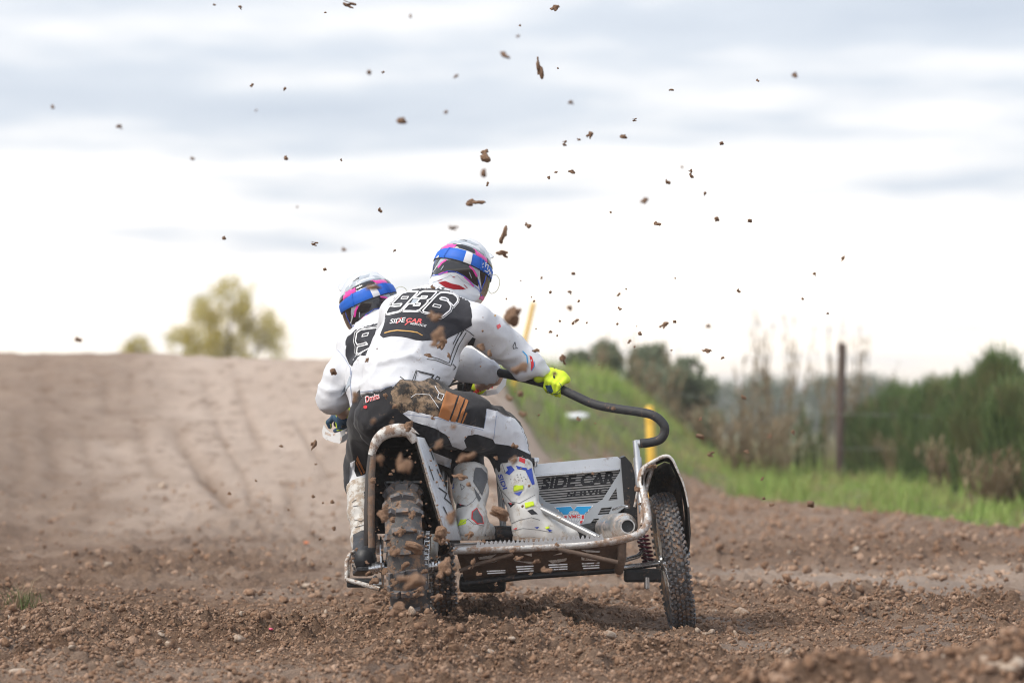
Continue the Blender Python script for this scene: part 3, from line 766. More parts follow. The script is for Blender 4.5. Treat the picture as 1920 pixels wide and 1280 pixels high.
# ------------------------------------------------------------------ implicit surfaces: bodies, clothing, helmets
class Field:
    def __init__(s, lo, hi, h):
        s.lo, s.h = np.array(lo, float), h
        n = np.ceil((np.array(hi) - s.lo) / h).astype(int) + 1
        ax = [s.lo[i] + h * np.arange(n[i]) for i in range(3)]
        s.p = np.stack(np.meshgrid(*ax, indexing='ij'), -1).astype(np.float32)
        s.d = np.full(s.p.shape[:3], 9.0, np.float32)
    def join(s, d, k=0.0):
        if k <= 0: s.d = np.minimum(s.d, d)
        else:
            hh = np.clip(0.5 + 0.5 * (s.d - d) / k, 0, 1); s.d = s.d * (1 - hh) + d * hh - k * hh * (1 - hh)
        return s
    def cut(s, d, k=0.0):
        """keep only where d < 0"""
        if k <= 0: s.d = np.maximum(s.d, d)
        else:
            hh = np.clip(0.5 - 0.5 * (s.d - d) / k, 0, 1); s.d = s.d * (1 - hh) + d * hh + k * hh * (1 - hh)
        return s
    def cone(s, a, b, r1, r2, k=0.0, flat=None):
        """tapered limb; flat = (axis vector, factor) squeezes it along an axis"""
        a, b = np.array(a, np.float32), np.array(b, np.float32); p = s.p
        ba = b - a; l2 = float(ba @ ba) + 1e-9
        t = np.clip(((p - a) @ ba) / l2, 0, 1)
        q = p - a - t[..., None] * ba
        if flat is not None:
            f = np.array(flat[0], np.float32); f /= np.linalg.norm(f)
            q = q + (q @ f)[..., None] * f * (flat[1] - 1)
        return s.join(np.sqrt((q * q).sum(-1)) - (r1 + (r2 - r1) * t), k)
    def chain(s, pts, rs, k=0.0, flat=None):
        for i in range(len(pts) - 1): s.cone(pts[i], pts[i + 1], rs[i], rs[i + 1], k if i or k else 0, flat)
        return s
    def ell(s, c, r, k=0.0, M=None, sub=False):
        q = s.p - np.array(c, np.float32)
        if M is not None: q = q @ np.array(M, np.float32)
        r = np.array(r, np.float32)
        k0 = np.sqrt(((q / r) ** 2).sum(-1)); k1 = np.sqrt(((q / r ** 2) ** 2).sum(-1)) + 1e-6
        d = k0 * (k0 - 1) / k1
        return s.cut(-d, k) if sub else s.join(d, k)
    def box(s, c, half, rad=0.01, k=0.0, M=None, sub=False):
        q = s.p - np.array(c, np.float32)
        if M is not None: q = q @ np.array(M, np.float32)
        q = np.abs(q) - (np.array(half, np.float32) - rad)
        d = np.sqrt((np.maximum(q, 0) ** 2).sum(-1)) + np.minimum(q.max(-1), 0) - rad
        return s.cut(-d, k) if sub else s.join(d, k)
    def plane(s, c, nrm, k=0.0):
        """cut away what lies on the side the normal points to"""
        nrm = np.array(nrm, np.float32); nrm /= np.linalg.norm(nrm)
        return s.cut((s.p - np.array(c, np.float32)) @ nrm, k)
    def mesh(s):
        Fd = np.pad(s.d, 1, constant_values=1.0); S = Fd < 0
        n = np.array(Fd.shape) - 1
        cnt = np.zeros(n, np.float32); acc = np.zeros((*n, 3), np.float32); cross = []
        for a in range(3):
            i0 = [slice(None)] * 3; i1 = [slice(None)] * 3; i0[a] = slice(0, -1); i1[a] = slice(1, None)
            f0, f1 = Fd[tuple(i0)], Fd[tuple(i1)]
            C = S[tuple(i0)] != S[tuple(i1)]
            t = np.where(C, f0 / np.where(C, f0 - f1, 1), 0)
            cross.append((C, S[tuple(i0)]))
            b, c = [q for q in range(3) if q != a]
            for o1 in (0, 1):
                for o2 in (0, 1):
                    sl = [None] * 3; sl[a] = slice(0, n[a]); sl[b] = slice(o1, o1 + n[b]); sl[c] = slice(o2, o2 + n[c]); sl = tuple(sl)
                    m = C[sl]; cnt += m; acc[..., a] += np.where(m, t[sl], 0); acc[..., b] += m * o1; acc[..., c] += m * o2
        on = cnt > 0; ids = np.full(n, -1, np.int64); ids[on] = np.arange(on.sum())
        base = np.stack(np.nonzero(on), -1).astype(np.float32)
        V = (base + acc[on] / cnt[on][:, None] - 1.0) * s.h + s.lo
        Q = []
        for a in range(3):
            C, S0 = cross[a]; b, c = (a + 1) % 3, (a + 2) % 3
            I = np.stack(np.nonzero(C), -1); ok = (I[:, b] > 0) & (I[:, c] > 0) & (I[:, b] < n[b]) & (I[:, c] < n[c]); I = I[ok]
            sgn = S0[tuple(I.T)]
            def cell(ob, oc):
                J = I.copy(); J[:, b] -= ob; J[:, c] -= oc; return ids[tuple(J.T)]
            q = np.stack([cell(1, 1), cell(0, 1), cell(0, 0), cell(1, 0)], -1)
            q[~sgn] = q[~sgn][:, ::-1]
            Q.append(q)
        return V, np.concatenate(Q)

def vnormals(V, F):
    nf = np.cross(V[F[:, 2]] - V[F[:, 0]], V[F[:, 3]] - V[F[:, 1]]) if F.shape[1] == 4 else np.cross(V[F[:, 1]] - V[F[:, 0]], V[F[:, 2]] - V[F[:, 0]])
    N = np.zeros_like(V)
    for k in range(F.shape[1]): np.add.at(N, F[:, k], nf)
    return N / (np.linalg.norm(N, axis=1)[:, None] + 1e-9)
def relax(V, F, it=2, w=0.5):
    E = np.concatenate([np.stack([F[:, k], F[:, (k + 1) % F.shape[1]]], -1) for k in range(F.shape[1])])
    for _ in range(it):
        A = np.zeros_like(V); c = np.zeros(len(V))
        np.add.at(A, E[:, 0], V[E[:, 1]]); np.add.at(c, E[:, 0], 1)
        V = V * (1 - w) + w * A / np.maximum(c, 1)[:, None]
    return V
def folds(V, N, amp, scale, stretch=(1, 1, 1), seed=0, thr=0.0, calm=None):
    q = V * np.array(stretch) * scale + 40
    wq = vnoise3(q[:, 0] * .6, q[:, 1] * .6, q[:, 2] * .6, seed + 9) * 1.6
    n_ = vnoise3(q[:, 0] + wq, q[:, 1] + wq, q[:, 2] - wq, seed)
    r_ = 1 - np.abs(2 * n_ - 1); r_ = np.clip((r_ - thr) / (1 - thr), 0, 1) ** 1.7
    if calm: amp = amp * (1 - (1 - calm[1]) * sstep(calm[0] - .06, calm[0] + .04, V[:, 2]))
    return V + N * (amp * (r_ - 0.3))[:, None]

# ---- flat shapes cut out of photo-plane polygons
def inside(poly, pts):
    x, y = pts[:, 0], pts[:, 1]; r_ = np.zeros(len(pts), bool); n_ = len(poly)
    for i in range(n_):
        x1, y1 = poly[i]; x2, y2 = poly[(i + 1) % n_]
        c = (y1 > y) != (y2 > y)
        with np.errstate(divide='ignore', invalid='ignore'):
            r_ ^= c & (x < (x2 - x1) * (y - y1) / (y2 - y1 + 1e-12) + x1)
    return r_
def fill(polys, holes=(), step=4.0):
    """triangles that cover the union of polys less holes"""
    vs, es = [], []
    for p in list(polys) + list(holes):
        b = len(vs); m_ = len(p); vs += [Vector((q[0], q[1])) for q in p]; es += [(b + i, b + (i + 1) % m_) for i in range(m_)]
    A = np.array([(v.x, v.y) for v in vs]); lo, hi = A.min(0), A.max(0)
    if step:
        gxx, gyy = np.meshgrid(np.arange(lo[0] + step / 2, hi[0], step), np.arange(lo[1] + step / 2, hi[1], step))
        pts = np.stack([gxx.ravel() + 0.013, gyy.ravel() + 0.017], -1)
        ins = np.zeros(len(pts), bool)
        for p in polys: ins |= inside(p, pts)
        vs += [Vector(q) for q in pts[ins]]
    v, _, f, _, _, _ = delaunay_2d_cdt(vs, es, [], 0, 1e-4)
    V_ = np.array([(q.x, q.y) for q in v]); T_ = np.array([list(q) for q in f if len(q) == 3])
    c = V_[T_].mean(1); k_ = np.zeros(len(c), bool)
    for p in polys: k_ |= inside(p, c)
    for p in holes: k_ &= ~inside(p, c)
    return V_, T_[k_]
def stroke(pts, w, close=False):
    """quads and discs that thicken a line"""
    src = [np.array(p, float) for p in pts]; pts = []
    for i in range(len(src) if close else len(src) - 1):
        a, b = src[i], src[(i + 1) % len(src)]; q = max(1, int(np.linalg.norm(b - a) / 3.2))
        pts += [a + (b - a) * j / q for j in range(q)]
    if not close: pts.append(src[-1])
    out = []; m_ = len(pts)
    for i in range(m_ if close else m_ - 1):
        a, b = pts[i], pts[(i + 1) % m_]; t = b - a; L = np.linalg.norm(t)
        if L < 1e-6: continue
        nn_ = np.array([-t[1], t[0]]) / L * w / 2
        out.append([a + nn_, b + nn_, b - nn_, a - nn_])
    for p in pts: out.append([p + w / 2 * np.array([math.cos(k * math.pi / 4 + .2), math.sin(k * math.pi / 4 + .2)]) for k in range(8)])
    return out
def disc(c, r, n=14, ry=None, rot=0.0):
    ry = r if ry is None else ry; cr_, sr = math.cos(rot), math.sin(rot)
    return [(c[0] + r * math.cos(2 * math.pi * k / n) * cr_ - ry * math.sin(2 * math.pi * k / n) * sr, c[1] + r * math.cos(2 * math.pi * k / n) * sr + ry * math.sin(2 * math.pi * k / n) * cr_) for k in range(n)]
_fonts = {}
def letters(txt, p0, p1, hgt, shear=0.0, bold=0.0, up=None, bend=0.0):
    """the word set between two photo pixels, as (verts, tris)"""
    key = (txt, bold)
    if key not in _fonts:
        cu = bpy.data.curves.new('t', 'FONT'); cu.body = txt; cu.offset = bold; cu.resolution_u = 3
        ob = bpy.data.objects.new('t', cu); COL.objects.link(ob)
        me = bpy.data.meshes.new_from_object(ob.evaluated_get(bpy.context.evaluated_depsgraph_get()))
        bm = bmesh.new(); bm.from_mesh(me); bmesh.ops.triangulate(bm, faces=bm.faces)
        v = np.array([q.co[:2] for q in bm.verts]); f = np.array([[q.index for q in p.verts] for p in bm.faces]); bm.free()
        bpy.data.objects.remove(ob); bpy.data.curves.remove(cu); bpy.data.meshes.remove(me)
        v = v - v.min(0); _fonts[key] = (v / v.max(0), f)
    v, f = _fonts[key]
    p0, p1 = np.array(p0, float), np.array(p1, float); t = p1 - p0
    u = np.array([t[1], -t[0]]) / np.linalg.norm(t) if up is None else np.array(up, float) / np.linalg.norm(up)
    s_ = v[:, 0] + shear * v[:, 1] * hgt / np.linalg.norm(t)
    q = p0 + np.outer(s_, t) + np.outer(v[:, 1] * hgt + bend * 4 * s_ * (1 - s_), u)
    return q, f

def bvh_of(o):
    me = o.data; m = base_of(o)
    v = [q.co + m for q in me.vertices]
    return BVHTree.FromPolygons(v, [p.vertices[:] for p in me.polygons])
def decal(name, shape, bv, off, mat, parent, ymax=0.10, M=None):
    """lays a print on the surface that the photo shows it on; M: leave the mesh in that frame instead"""
    V_, T_ = shape
    pos, ok = [], []
    for a, b in V_:
        dv = Vector(((a - CX) / FPX, 1.0, (HY - b) / FPX)).normalized()
        best = None
        for B in bv:
            h_ = B.ray_cast(CAM, dv)
            if h_[0] is not None and (best is None or h_[3] < best[3]): best = h_
        if best is None: pos.append((0, 0, 0)); ok.append(False)
        else:
            nn_ = best[1] if best[1].dot(dv) < 0 else -best[1]
            pos.append(tuple(best[0] + nn_ * off)); ok.append(True)
    pos = np.array(pos); ok = np.array(ok)
    if not len(T_): return None
    k_ = ok[T_].all(1)
    T_ = T_[k_]
    if not len(T_): return None
    dy = pos[T_][:, :, 1]; T_ = T_[(dy.max(1) - dy.min(1)) < ymax]
    if not len(T_): return None
    used_, inv = np.unique(T_, return_inverse=True)
    V3, T3 = pos[used_], inv.reshape(T_.shape)
    nrm = np.cross(V3[T3[:, 1]] - V3[T3[:, 0]], V3[T3[:, 2]] - V3[T3[:, 0]])
    fl = ((V3[T3[:, 0]] - np.array(CAM)) * nrm).sum(1) > 0
    T3[fl] = T3[fl][:, ::-1]
    if M is not None:
        Mi = np.array(M.inverted()); V3 = V3 @ Mi[:3, :3].T + Mi[:3, 3]
        return V3, T3
    return link(name, mesh_from(V3, T3, name), mat, parent)

def plate(name, poly, holes, depth, thick, mat, parent, step=0, bevel=0):
    """a sheet cut to a traced outline, standing at its own depth (a number or a function of the pixel), with thickness towards +Y"""
    V_, T_ = fill(poly if isinstance(poly[0][0], (list, tuple, np.ndarray)) else [poly], holes, step)
    dep = depth if callable(depth) else (lambda a, b: depth)
    A = np.array([P(a, b, dep(a, b)) for a, b in V_]); B = A + np.array([0, thick, 0])
    m_ = len(A); F_ = [tuple(t) for t in T_] + [tuple(int(q) + m_ for q in t[::-1]) for t in T_]
    cnt = {}
    for t in T_:
        for k_ in range(3):
            e_ = (int(t[k_]), int(t[(k_ + 1) % 3])); cnt[e_] = 1
    for (a, b) in cnt:
        if (b, a) not in cnt: F_.append((b, a, a + m_, b + m_))
    me = bpy.data.meshes.new(name); me.from_pydata([tuple(q) for q in np.concatenate([A, B])], [], [tuple(int(i) for i in f) for f in F_]); me.update()
    bm = bmesh.new(); bm.from_mesh(me); bmesh.ops.recalc_face_normals(bm, faces=bm.faces); bm.to_mesh(me); bm.free()
    return link(name, me, mat, parent, smooth=False)
# ------------------------------------------------------------------ the sidecar motorcycle
m_alu = mat_plain('brushed_aluminium', (0.60, 0.61, 0.63), 0.38, 0.85, mud=0.25, mscale=14, bump=0.08, bscale=90)
m_alum = mat_plain('muddy_aluminium', (0.58, 0.57, 0.56), 0.45, 0.55, mud=0.62, mscale=12, bump=0.35, bscale=70)
m_guard = mat_plain('grey_guard_plate', (0.40, 0.425, 0.455), 0.5, 0.35, mud=0.12, mscale=10, var=0.06)
m_chrome = mat_plain('worn_steel', (0.62, 0.63, 0.65), 0.25, 0.95, mud=0.30, mscale=25)
m_tubeg = mat_plain('grey_steel_tube', (0.33, 0.335, 0.345), 0.4, 0.6, mud=0.30, mscale=18)
m_black = mat_plain('black_plastic', (0.022, 0.023, 0.026), 0.5, mud=0.30, mscale=14, bump=0.2, bscale=50)
m_blackm = mat_plain('muddy_black_plastic', (0.024, 0.022, 0.021), 0.6, mud=0.46, mscale=16, bump=0.5, bscale=60, mudcol=(0.10, 0.07, 0.052))
m_rubber = mat_plain('rubber_sleeve', (0.030, 0.031, 0.035), 0.62, mud=0.26, mscale=26, bump=0.35, bscale=60)
m_tyre = mat_plain('tyre_rubber', (0.075, 0.074, 0.076), 0.7, mud=0.52, mscale=22, bump=0.4, bscale=90, mudcol=(0.27, 0.17, 0.11))
m_block = mat_plain('sky_tinted_tread', (0.12, 0.122, 0.132), 0.5, mud=0.46, mscale=30, bump=0.4, bscale=120, mudcol=(0.30, 0.19, 0.125))  # block tone raised: sky reflection put into the rubber colour
m_whitem = mat_plain('muddy_white_plastic', (0.64, 0.63, 0.61), 0.6, mud=0.58, mscale=26, bump=0.2, bscale=60)
m_whitep = mat_plain('white_plastic_guard', (0.78, 0.79, 0.80), 0.4, mud=0.18, mscale=18)
m_brownpl = mat_plain('mud_coated_sheet', (0.13, 0.09, 0.068), 0.8, 0.1, mud=0.5, mscale=10, bump=0.4, bscale=60, mudcol=(0.17, 0.115, 0.085))
m_core = mat_plain('radiator_core', (0.035, 0.036, 0.038), 0.6, 0.2)
m_fin = mat_plain('radiator_fin', (0.42, 0.42, 0.42), 0.4, 0.7, mud=0.22, mscale=20)
m_ink = mat_plain('black_print', (0.018, 0.019, 0.024), 0.7, var=0.05)
m_inkw = mat_plain('white_print', (0.80, 0.81, 0.84), 0.6, var=0.03)
m_inkr = mat_plain('red_print', (0.72, 0.04, 0.05), 0.55, var=0.05)
m_inkb = mat_plain('blue_print', (0.01, 0.36, 0.75), 0.5, var=0.05)
m_dkb = mat_plain('deep_blue_print', (0.02, 0.06, 0.42), 0.5, var=0.05)
m_redsp = mat_plain('dark_red_lacquer', (0.10, 0.012, 0.03), 0.35, mud=0.3, mscale=25)
m_dark = mat_plain('dark_engine_casting', (0.045, 0.045, 0.048), 0.5, 0.4, mud=0.35, mscale=12, bump=0.3)

m_bright = mat_plain('slot_light_metal', (0.86, 0.87, 0.88), 0.4, 0.6, mud=0.42, mscale=34)  # pale metal of the added slot covers, stands for light in the slots
bike = empty('sidecar_motorcycle', (-0.4, 0.0, 0.0), 'muddy racing motorcycle with a silver sidecar platform, radiator and three wheels', 'motorcycle')

def wheel(name, cpx, cpy, y, Rw, hw, tilt, yaw, blocks, label=None, rim_mat=None):
    c = P(cpx, cpy, y)
    M = Matrix.Translation(c) @ Matrix.Rotation(yaw, 4, 'Z') @ Matrix.Rotation(tilt, 4, 'Y')
    root = bpy.data.objects.new(name, None); COL.objects.link(root); root.parent = bike; root.location = c - base_of(bike)
    if label: root['label'] = label
    ax = M.to_3x3() @ Vector((1, 0, 0))
    rr = Rw - (0.016 if blocks else 0.007); ri = Rw * 0.72
    prof = [(ri, -hw * .62), (ri + .01, -hw * .78), (ri + (rr - ri) * .45, -hw * .97), (rr - hw * .42, -hw * .90), (rr - hw * .14, -hw * .66), (rr - hw * .03, -hw * .33), (rr, 0)]
    prof += [(a, -b) for a, b in prof[-2::-1]]
    MB().lathe(prof, c, ax, 72).build('tyre', m_tyre, root, smooth=True, edge=60)
    MB().lathe([(ri - .028, -hw * .45), (ri - .012, -hw * .60), (ri + .006, -hw * .66), (ri + .006, -hw * .55), (ri - .016, -hw * .3), (ri - .022, 0), (ri - .016, hw * .3), (ri + .006, hw * .55), (ri + .006, hw * .66), (ri - .012, hw * .60), (ri - .028, hw * .45), (ri - .030, 0), (ri - .028, -hw * .45)], c, ax, 48).build('rim', rim_mat or m_alum, root, smooth=True)
    MB().lathe([(.012, -hw * 1.15), (.03, -hw * 1.1), (.034, -hw * .9), (.022, -hw * .5), (.022, hw * .5), (.034, hw * .9), (.03, hw * 1.1), (.012, hw * 1.15)], c, ax, 20, cap=True).build('hub', m_chrome, root, smooth=True)
    sp = MB()
    for k in range(20):
        a = 2 * math.pi * k / 20; s_ = -1 if k % 2 else 1
        sp.tube([M @ Vector((s_ * hw * .8, .032 * math.cos(a + .5 * s_), .032 * math.sin(a + .5 * s_))), M @ Vector((s_ * hw * .12, (ri - .026) * math.cos(a), (ri - .026) * math.sin(a)))], .0022, 5)
    sp.build('spokes', m_chrome, root)
    mes = {}
    def blk(w, l, h):
        k_ = (w, l, h)
        if k_ not in mes:
            me = MB().box((0, 0, h / 2 - .004), (w, l, h + .008), taper=.84).mesh('tread_block'); me.materials.append(m_block); mes[k_] = me
        return mes[k_]
    if blocks:
        n_ = 22; h_ = .019
        for k in range(n_):
            a0 = 2 * math.pi * k / n_
            rows = [(-.30, .048, .026, 0), (.30, .048, .026, 0), (-.98, .030, .030, .35), (.98, .030, .030, .35)] if k % 2 == 0 else [(0, .060, .024, 0), (-.66, .034, .028, 0), (.66, .034, .028, 0), (-1.02, .028, .026, -.4), (1.02, .028, .026, -.4)]
            for u, w, l, da in rows:
                a = a0 + da * .12 + random.uniform(-.01, .01)
                # place on the curved crown of the tyre: tilt outwards with u
                th = u * 0.95; rad = rr - hw * .40 + hw * .40 * math.cos(th * .9); off = hw * .86 * math.sin(min(1.5, abs(u) * 1.15)) * (1 if u > 0 else -1 if u < 0 else 0)
                if abs(u) > .9: rad = rr - hw * .36
                L = Matrix.Rotation(a, 4, 'X') @ Matrix.Translation((off, 0, rad)) @ Matrix.Rotation(th * .95, 4, 'Y')
                o = bpy.data.objects.new('tread_block', blk(w, l, h_)); COL.objects.link(o)
                W = M @ L; o.parent = root; o.rotation_euler = W.to_euler(); o.location = W.translation - base_of(root)
    else:
        tb = MB(); n_ = 60; cols = 7
        for k in range(n_):
            for j in range(cols):
                u = (j - (cols - 1) / 2) / ((cols - 1) / 2); a = 2 * math.pi * (k + (.5 if j % 2 else 0)) / n_ + random.uniform(-.01, .01)
                th = u * 1.05; rad = rr - hw * .42 * (1 - math.cos(th)) * 1.1; off = hw * .92 * math.sin(abs(u) * 1.2) / math.sin(1.2) * (1 if u > 0 else -1)
                L = Matrix.Rotation(a, 4, 'X') @ Matrix.Translation((off, 0, rad)) @ Matrix.Rotation(th, 4, 'Y') @ Matrix.Rotation(random.uniform(-.3, .3) + (.35 if j % 2 else -.35), 4, 'Z')
                tb.box((0, 0, .002), (hw * .25, .018, .010), M @ L, taper=.8)
        o = tb.build('tread', m_block, root); o['kind'] = 'stuff'
    return c, M, root
rw_c, rw_M, rw = wheel('rear_wheel', 764, 1048, 0.0, 0.325, 0.079, R(-4), R(0), True)
sw_c, sw_M, sw = wheel('sidecar_wheel', 1260, 1052, 0.36, 0.298, 0.047, R(-9.2), R(2.5), False)
fw_c, fw_M, fw = wheel('front_wheel', 820, 1028, 1.45, 0.325, 0.062, R(-5), R(3), False, rim_mat=m_blackm)

# chain on its sprocket
ch = bpy.data.objects.new('drive_chain', None); COL.objects.link(ch); ch.parent = bike
cc = P(800, 1050, 0.0); ch.location = cc - base_of(bike)
MB().lathe([(.03, -.004), (.112, -.004), (.112, .004), (.03, .004), (.03, -.004)], cc, (1, 0, .05), 36).build('sprocket', m_chrome, ch)
lk = MB()
for s_ in (-1, 1): lk.box((s_ * .010, 0, 0), (.003, .021, .013))
lk.tube([(-.0085, -.008, 0), (.0085, -.008, 0)], .0055, 8)
lme = lk.mesh('link'); lme.materials.append(m_chrome)
for k in range(36):
    a = 2 * math.pi * k / 36
    o = bpy.data.objects.new('link', lme); COL.objects.link(o); o.parent = ch
    o.location = (0.0 + .006 * math.sin(a), .119 * math.cos(a), .119 * math.sin(a)); o.rotation_euler = (a + math.pi / 2, 0, 0)

def tubes(name, mat, paths, parent=None, seg=12, smoothn=0):
    mb = MB()
    for pts, r in paths:
        q = smooth_path(pts, smoothn) if smoothn else pts
        if smoothn and isinstance(r, (list, tuple)): r = list(np.interp(np.linspace(0, 1, len(q)), np.linspace(0, 1, len(r)), r))
        mb.tube(q, r, seg)
    return mb.build(name, mat, parent or bike, smooth=True, edge=50)

# rear mudguard: channel lofted from a narrow rear mouth to a wider front
rear = [(691, 1022), (690, 960), (692, 890), (696, 850), (706, 824), (724, 808), (748, 803), (766, 807), (778, 826), (790, 865), (804, 915), (819, 965), (834, 1016)]
front = [(684, 1022), (684, 960), (687, 890), (692, 850), (704, 822), (724, 806), (752, 802), (776, 808), (794, 828), (810, 865), (828, 915), (846, 965), (862, 1018)]
def loft(name, prof_a, ya, prof_b, yb, mat, parent, steps=6, thick=.008, bulge=0.0):
    rr = []
    for k in range(steps + 1):
        t = k / steps; y = ya + (yb - ya) * t
        rr.append([P(a[0] + (b[0] - a[0]) * t, a[1] + (b[1] - a[1]) * t - bulge * math.sin(math.pi * t), y) for a, b in zip(prof_a, prof_b)])
    o = MB().rings(rr, close=False, cap=False).build(name, mat, parent, smooth=True, edge=60)
    md = o.modifiers.new('thickness', 'SOLIDIFY'); md.thickness = thick; md.offset = 0
    return o
m_strip = mat_plain('mud_caked_plastic', (0.16, 0.13, 0.11), 0.8, mud=0.6, mscale=30, bump=0.6, bscale=80)
m_panel = mat_plain('scuffed_white_panel', (0.62, 0.65, 0.70), 0.4, 0.1, mud=0.30, mscale=24, var=0.18)
gu = loft('rear_mudguard', rear, -0.14, front, 0.30, m_blackm, bike)
tubes('rolled_edge', m_whitem, [([P(a, b + 3, -.145) for a, b in rear[3:9]], [.014, .021, .026, .028, .025, .014])], gu, smoothn=4)
tubes('side_strip', m_strip, [([P(697, 1026, -.14), P(696, 960, -.142), P(697, 890, -.144), P(700, 850, -.146)], [.015, .015, .014, .012])], gu)
plate('dark_closing_sheet', [(690, 1000), (692, 850), (704, 824), (724, 808), (752, 804), (776, 810), (794, 830), (846, 965), (855, 1000)], [], 0.31, .006, m_blackm, gu)  # dark sheet added to close the mudguard and keep its inside dark
loft('side_panel', [(780, 818), (792, 858), (806, 908), (822, 958), (838, 1012)], -0.145, [(800, 822), (816, 860), (834, 910), (850, 958), (866, 1012)], 0.26, m_panel, gu, thick=.004)
tubes('side_edge', m_alum, [([P(a, b, -.15) for a, b in ((781, 822), (793, 862), (807, 912), (822, 962), (838, 1020))], .0045)], gu, 6)
plate('top_flap', [(712, 812), (722, 801), (748, 797), (772, 800), (786, 814), (772, 808), (748, 805), (724, 809)], [], -.16, .03, m_whitem, gu)
tubes('stay_bar', m_tubeg, [([P(722, 904, .12), P(790, 903, .12)], .007), ([P(722, 904, .12), P(727, 915, .0)], .005)], gu, 8)
bvg = bvh_of(bpy.data.objects['side_panel'])
for L_, w_ in (([(806, 846), (812, 862)], 1.6), ([(803, 874), (812, 900)], 1.4), ([(818, 880), (826, 898)], 1.6), ([(822, 915), (836, 925), (832, 934), (846, 946)], 2.2), ([(830, 950), (842, 975)], 1.8)):
    decal('panel_print', fill(stroke(L_, w_), step=0), [bvg], .004, m_ink, gu)

# swingarm, axle, brake
tubes('swingarm', m_dark, [([P(716, 1062, -.02), P(722, 1060, .55)], .026), ([P(822, 1062, -.02), P(812, 1060, .55)], .026)])
ax = MB()
for k, (a, r) in enumerate(((694, .012), (700, .022), (706, .026), (712, .020), (718, .028))): ax.lathe([(.004, -.006), (r, -.006), (r, .006), (.004, .006)], P(a, 1066 - k, -.035), (1, 0, .03), 14)
for k, (a, r) in enumerate(((806, .024), (812, .030), (818, .022), (824, .028), (830, .024))): ax.lathe([(.004, -.005), (r, -.005), (r, .005), (.004, .005)], P(a, 1062 - k, -.03), (1, 0, .03), 14)
ax.tube([P(692, 1066, -.035), P(836, 1060, -.035)], .008, 10)
ax.build('axle', m_chrome, bike, smooth=True)
MB().lathe([(.04, -.003), (.105, -.003), (.105, .003), (.04, .003), (.04, -.003)], P(716, 1052, 0), (1, 0, .05), 32).build('brake_disc', m_chrome, bike)
MB().box(tuple(P(712, 1025, .06)), (.03, .07, .06)).build('brake_caliper', m_whitem, bike, bevel=.006)
# footpeg with its guard loop
tubes('footpeg_guard', m_whitem, [([P(650, 1086, .30), P(650, 1052, .32), P(656, 1038, .36), P(668, 1032, .45)], .009), ([P(650, 1086, .30), P(678, 1094, .28), P(712, 1104, .25)], .010), ([P(656, 1038, .36), P(654, 1086, .34)], .005)], seg=10)
MB().box(tuple(P(684, 1092, .36)), (.15, .12, .035), Matrix.Rotation(R(0), 4, 'X')).build('footpeg', m_black, bike, bevel=.008)
tubes('peg_bracket', m_chrome, [([P(700, 1096, .3), P(716, 1094, .3)], .012), ([P(702, 1080, .3), P(716, 1102, .32)], .009)])

# ---- sidecar: floor, rear hoop, serrated edge, skirt
fl = MB(); A = [P(852, 1024, .02), P(1178, 1008, .02), P(1178, 1004, .80), P(852, 1018, .80)]
fl.add([a for a in A] + [a - Vector((0, 0, .012)) for a in A], [(0, 1, 2, 3), (7, 6, 5, 4), (0, 4, 5, 1), (1, 5, 6, 2), (2, 6, 7, 3), (3, 7, 4, 0)])
fl.build('platform', m_alum, bike)
hoop = tubes('rear_hoop', m_alum, [([P(850, 1032, 0), P(900, 1030, 0), P(1000, 1026, 0), P(1100, 1020, 0), P(1165, 1011, 0), P(1200, 999, .02), P(1214, 978, .05), P(1211, 945, .10), P(1204, 915, .15), P(1202, 897, .19), P(1208, 880, .22), P(1226, 868, .24)], .0165)], seg=14, smoothn=6)
for (xa, ya, xb_, yb_, lab) in ((893, 1024, 1000, 1019, 0), (1002, 1019, 1132, 1010, 1)):
    n_ = int((xb_ - xa) / 8.2); pts = []
    for k in range(n_):
        t0, t1, t2 = k / n_, (k + .5) / n_, (k + .85) / n_
        for t, up in ((t0, 0), (t1 - .15 / n_, 6.5), (t1 + .12 / n_, 6.5), (t2, 0)):
            pts.append((xa + (xb_ - xa) * t, ya + (yb_ - ya) * t - up - 3))
    pts += [(xb_, yb_ - 3), (xb_, yb_ + 6), (xa, ya + 6)]
    plate('serrated_edge', pts, [], -.012, .005, m_alu, bike)
zz = lambda u, v: (840 + u / 4.085, 980 + v / 4.085)
slots = [[zz(*q) for q in s_] for s_ in ([(1015, 203), (1165, 214), (1160, 226), (1060, 222)], [(1020, 252), (1100, 262), (1168, 274), (1160, 290), (1022, 284)], [(765, 288), (910, 268), (905, 290), (800, 310)], [(500, 265), (560, 292), (655, 296), (650, 316), (510, 290)],
          [(230, 262), (372, 238), (330, 270), (240, 280)], [(250, 308), (375, 284), (370, 296), (255, 318)], [(580, 240), (642, 232), (642, 256)], [(805, 246), (880, 222), (870, 240)])]
for a0, a1, vs_ in ((520, 655, (330, 348, 366)), (770, 915, (316, 334, 352)), (1024, 1160, (306, 324, 342)), (296, 440, (364, 380))):
    for i, v_ in enumerate(vs_): slots.append([zz(a0 + 6 * i, v_), zz(a1, v_ - 6), zz(a1, v_ + 3), zz(a0 + 6 * i, v_ + 10)])
sk_y = lambda a, b: .005 + max(0, (b - 1022)) * .0030
plate('skirt', [(856, 1036), (1168, 1020), (1166, 1064), (1100, 1069), (985, 1078), (872, 1090)], slots, sk_y, .004, m_brownpl, bike, step=14)
for s_ in slots:
    b0, b1 = min(q[1] for q in s_), max(q[1] for q in s_)
    plate('bright_slot_cover', s_, [], (lambda b0, b1: lambda a, b: sk_y(a, b) - .002 - .012 * (b - b0) / (b1 - b0))(b0, b1), .001, m_bright, bike)  # added tilted covers that catch the sky so the slots look bright
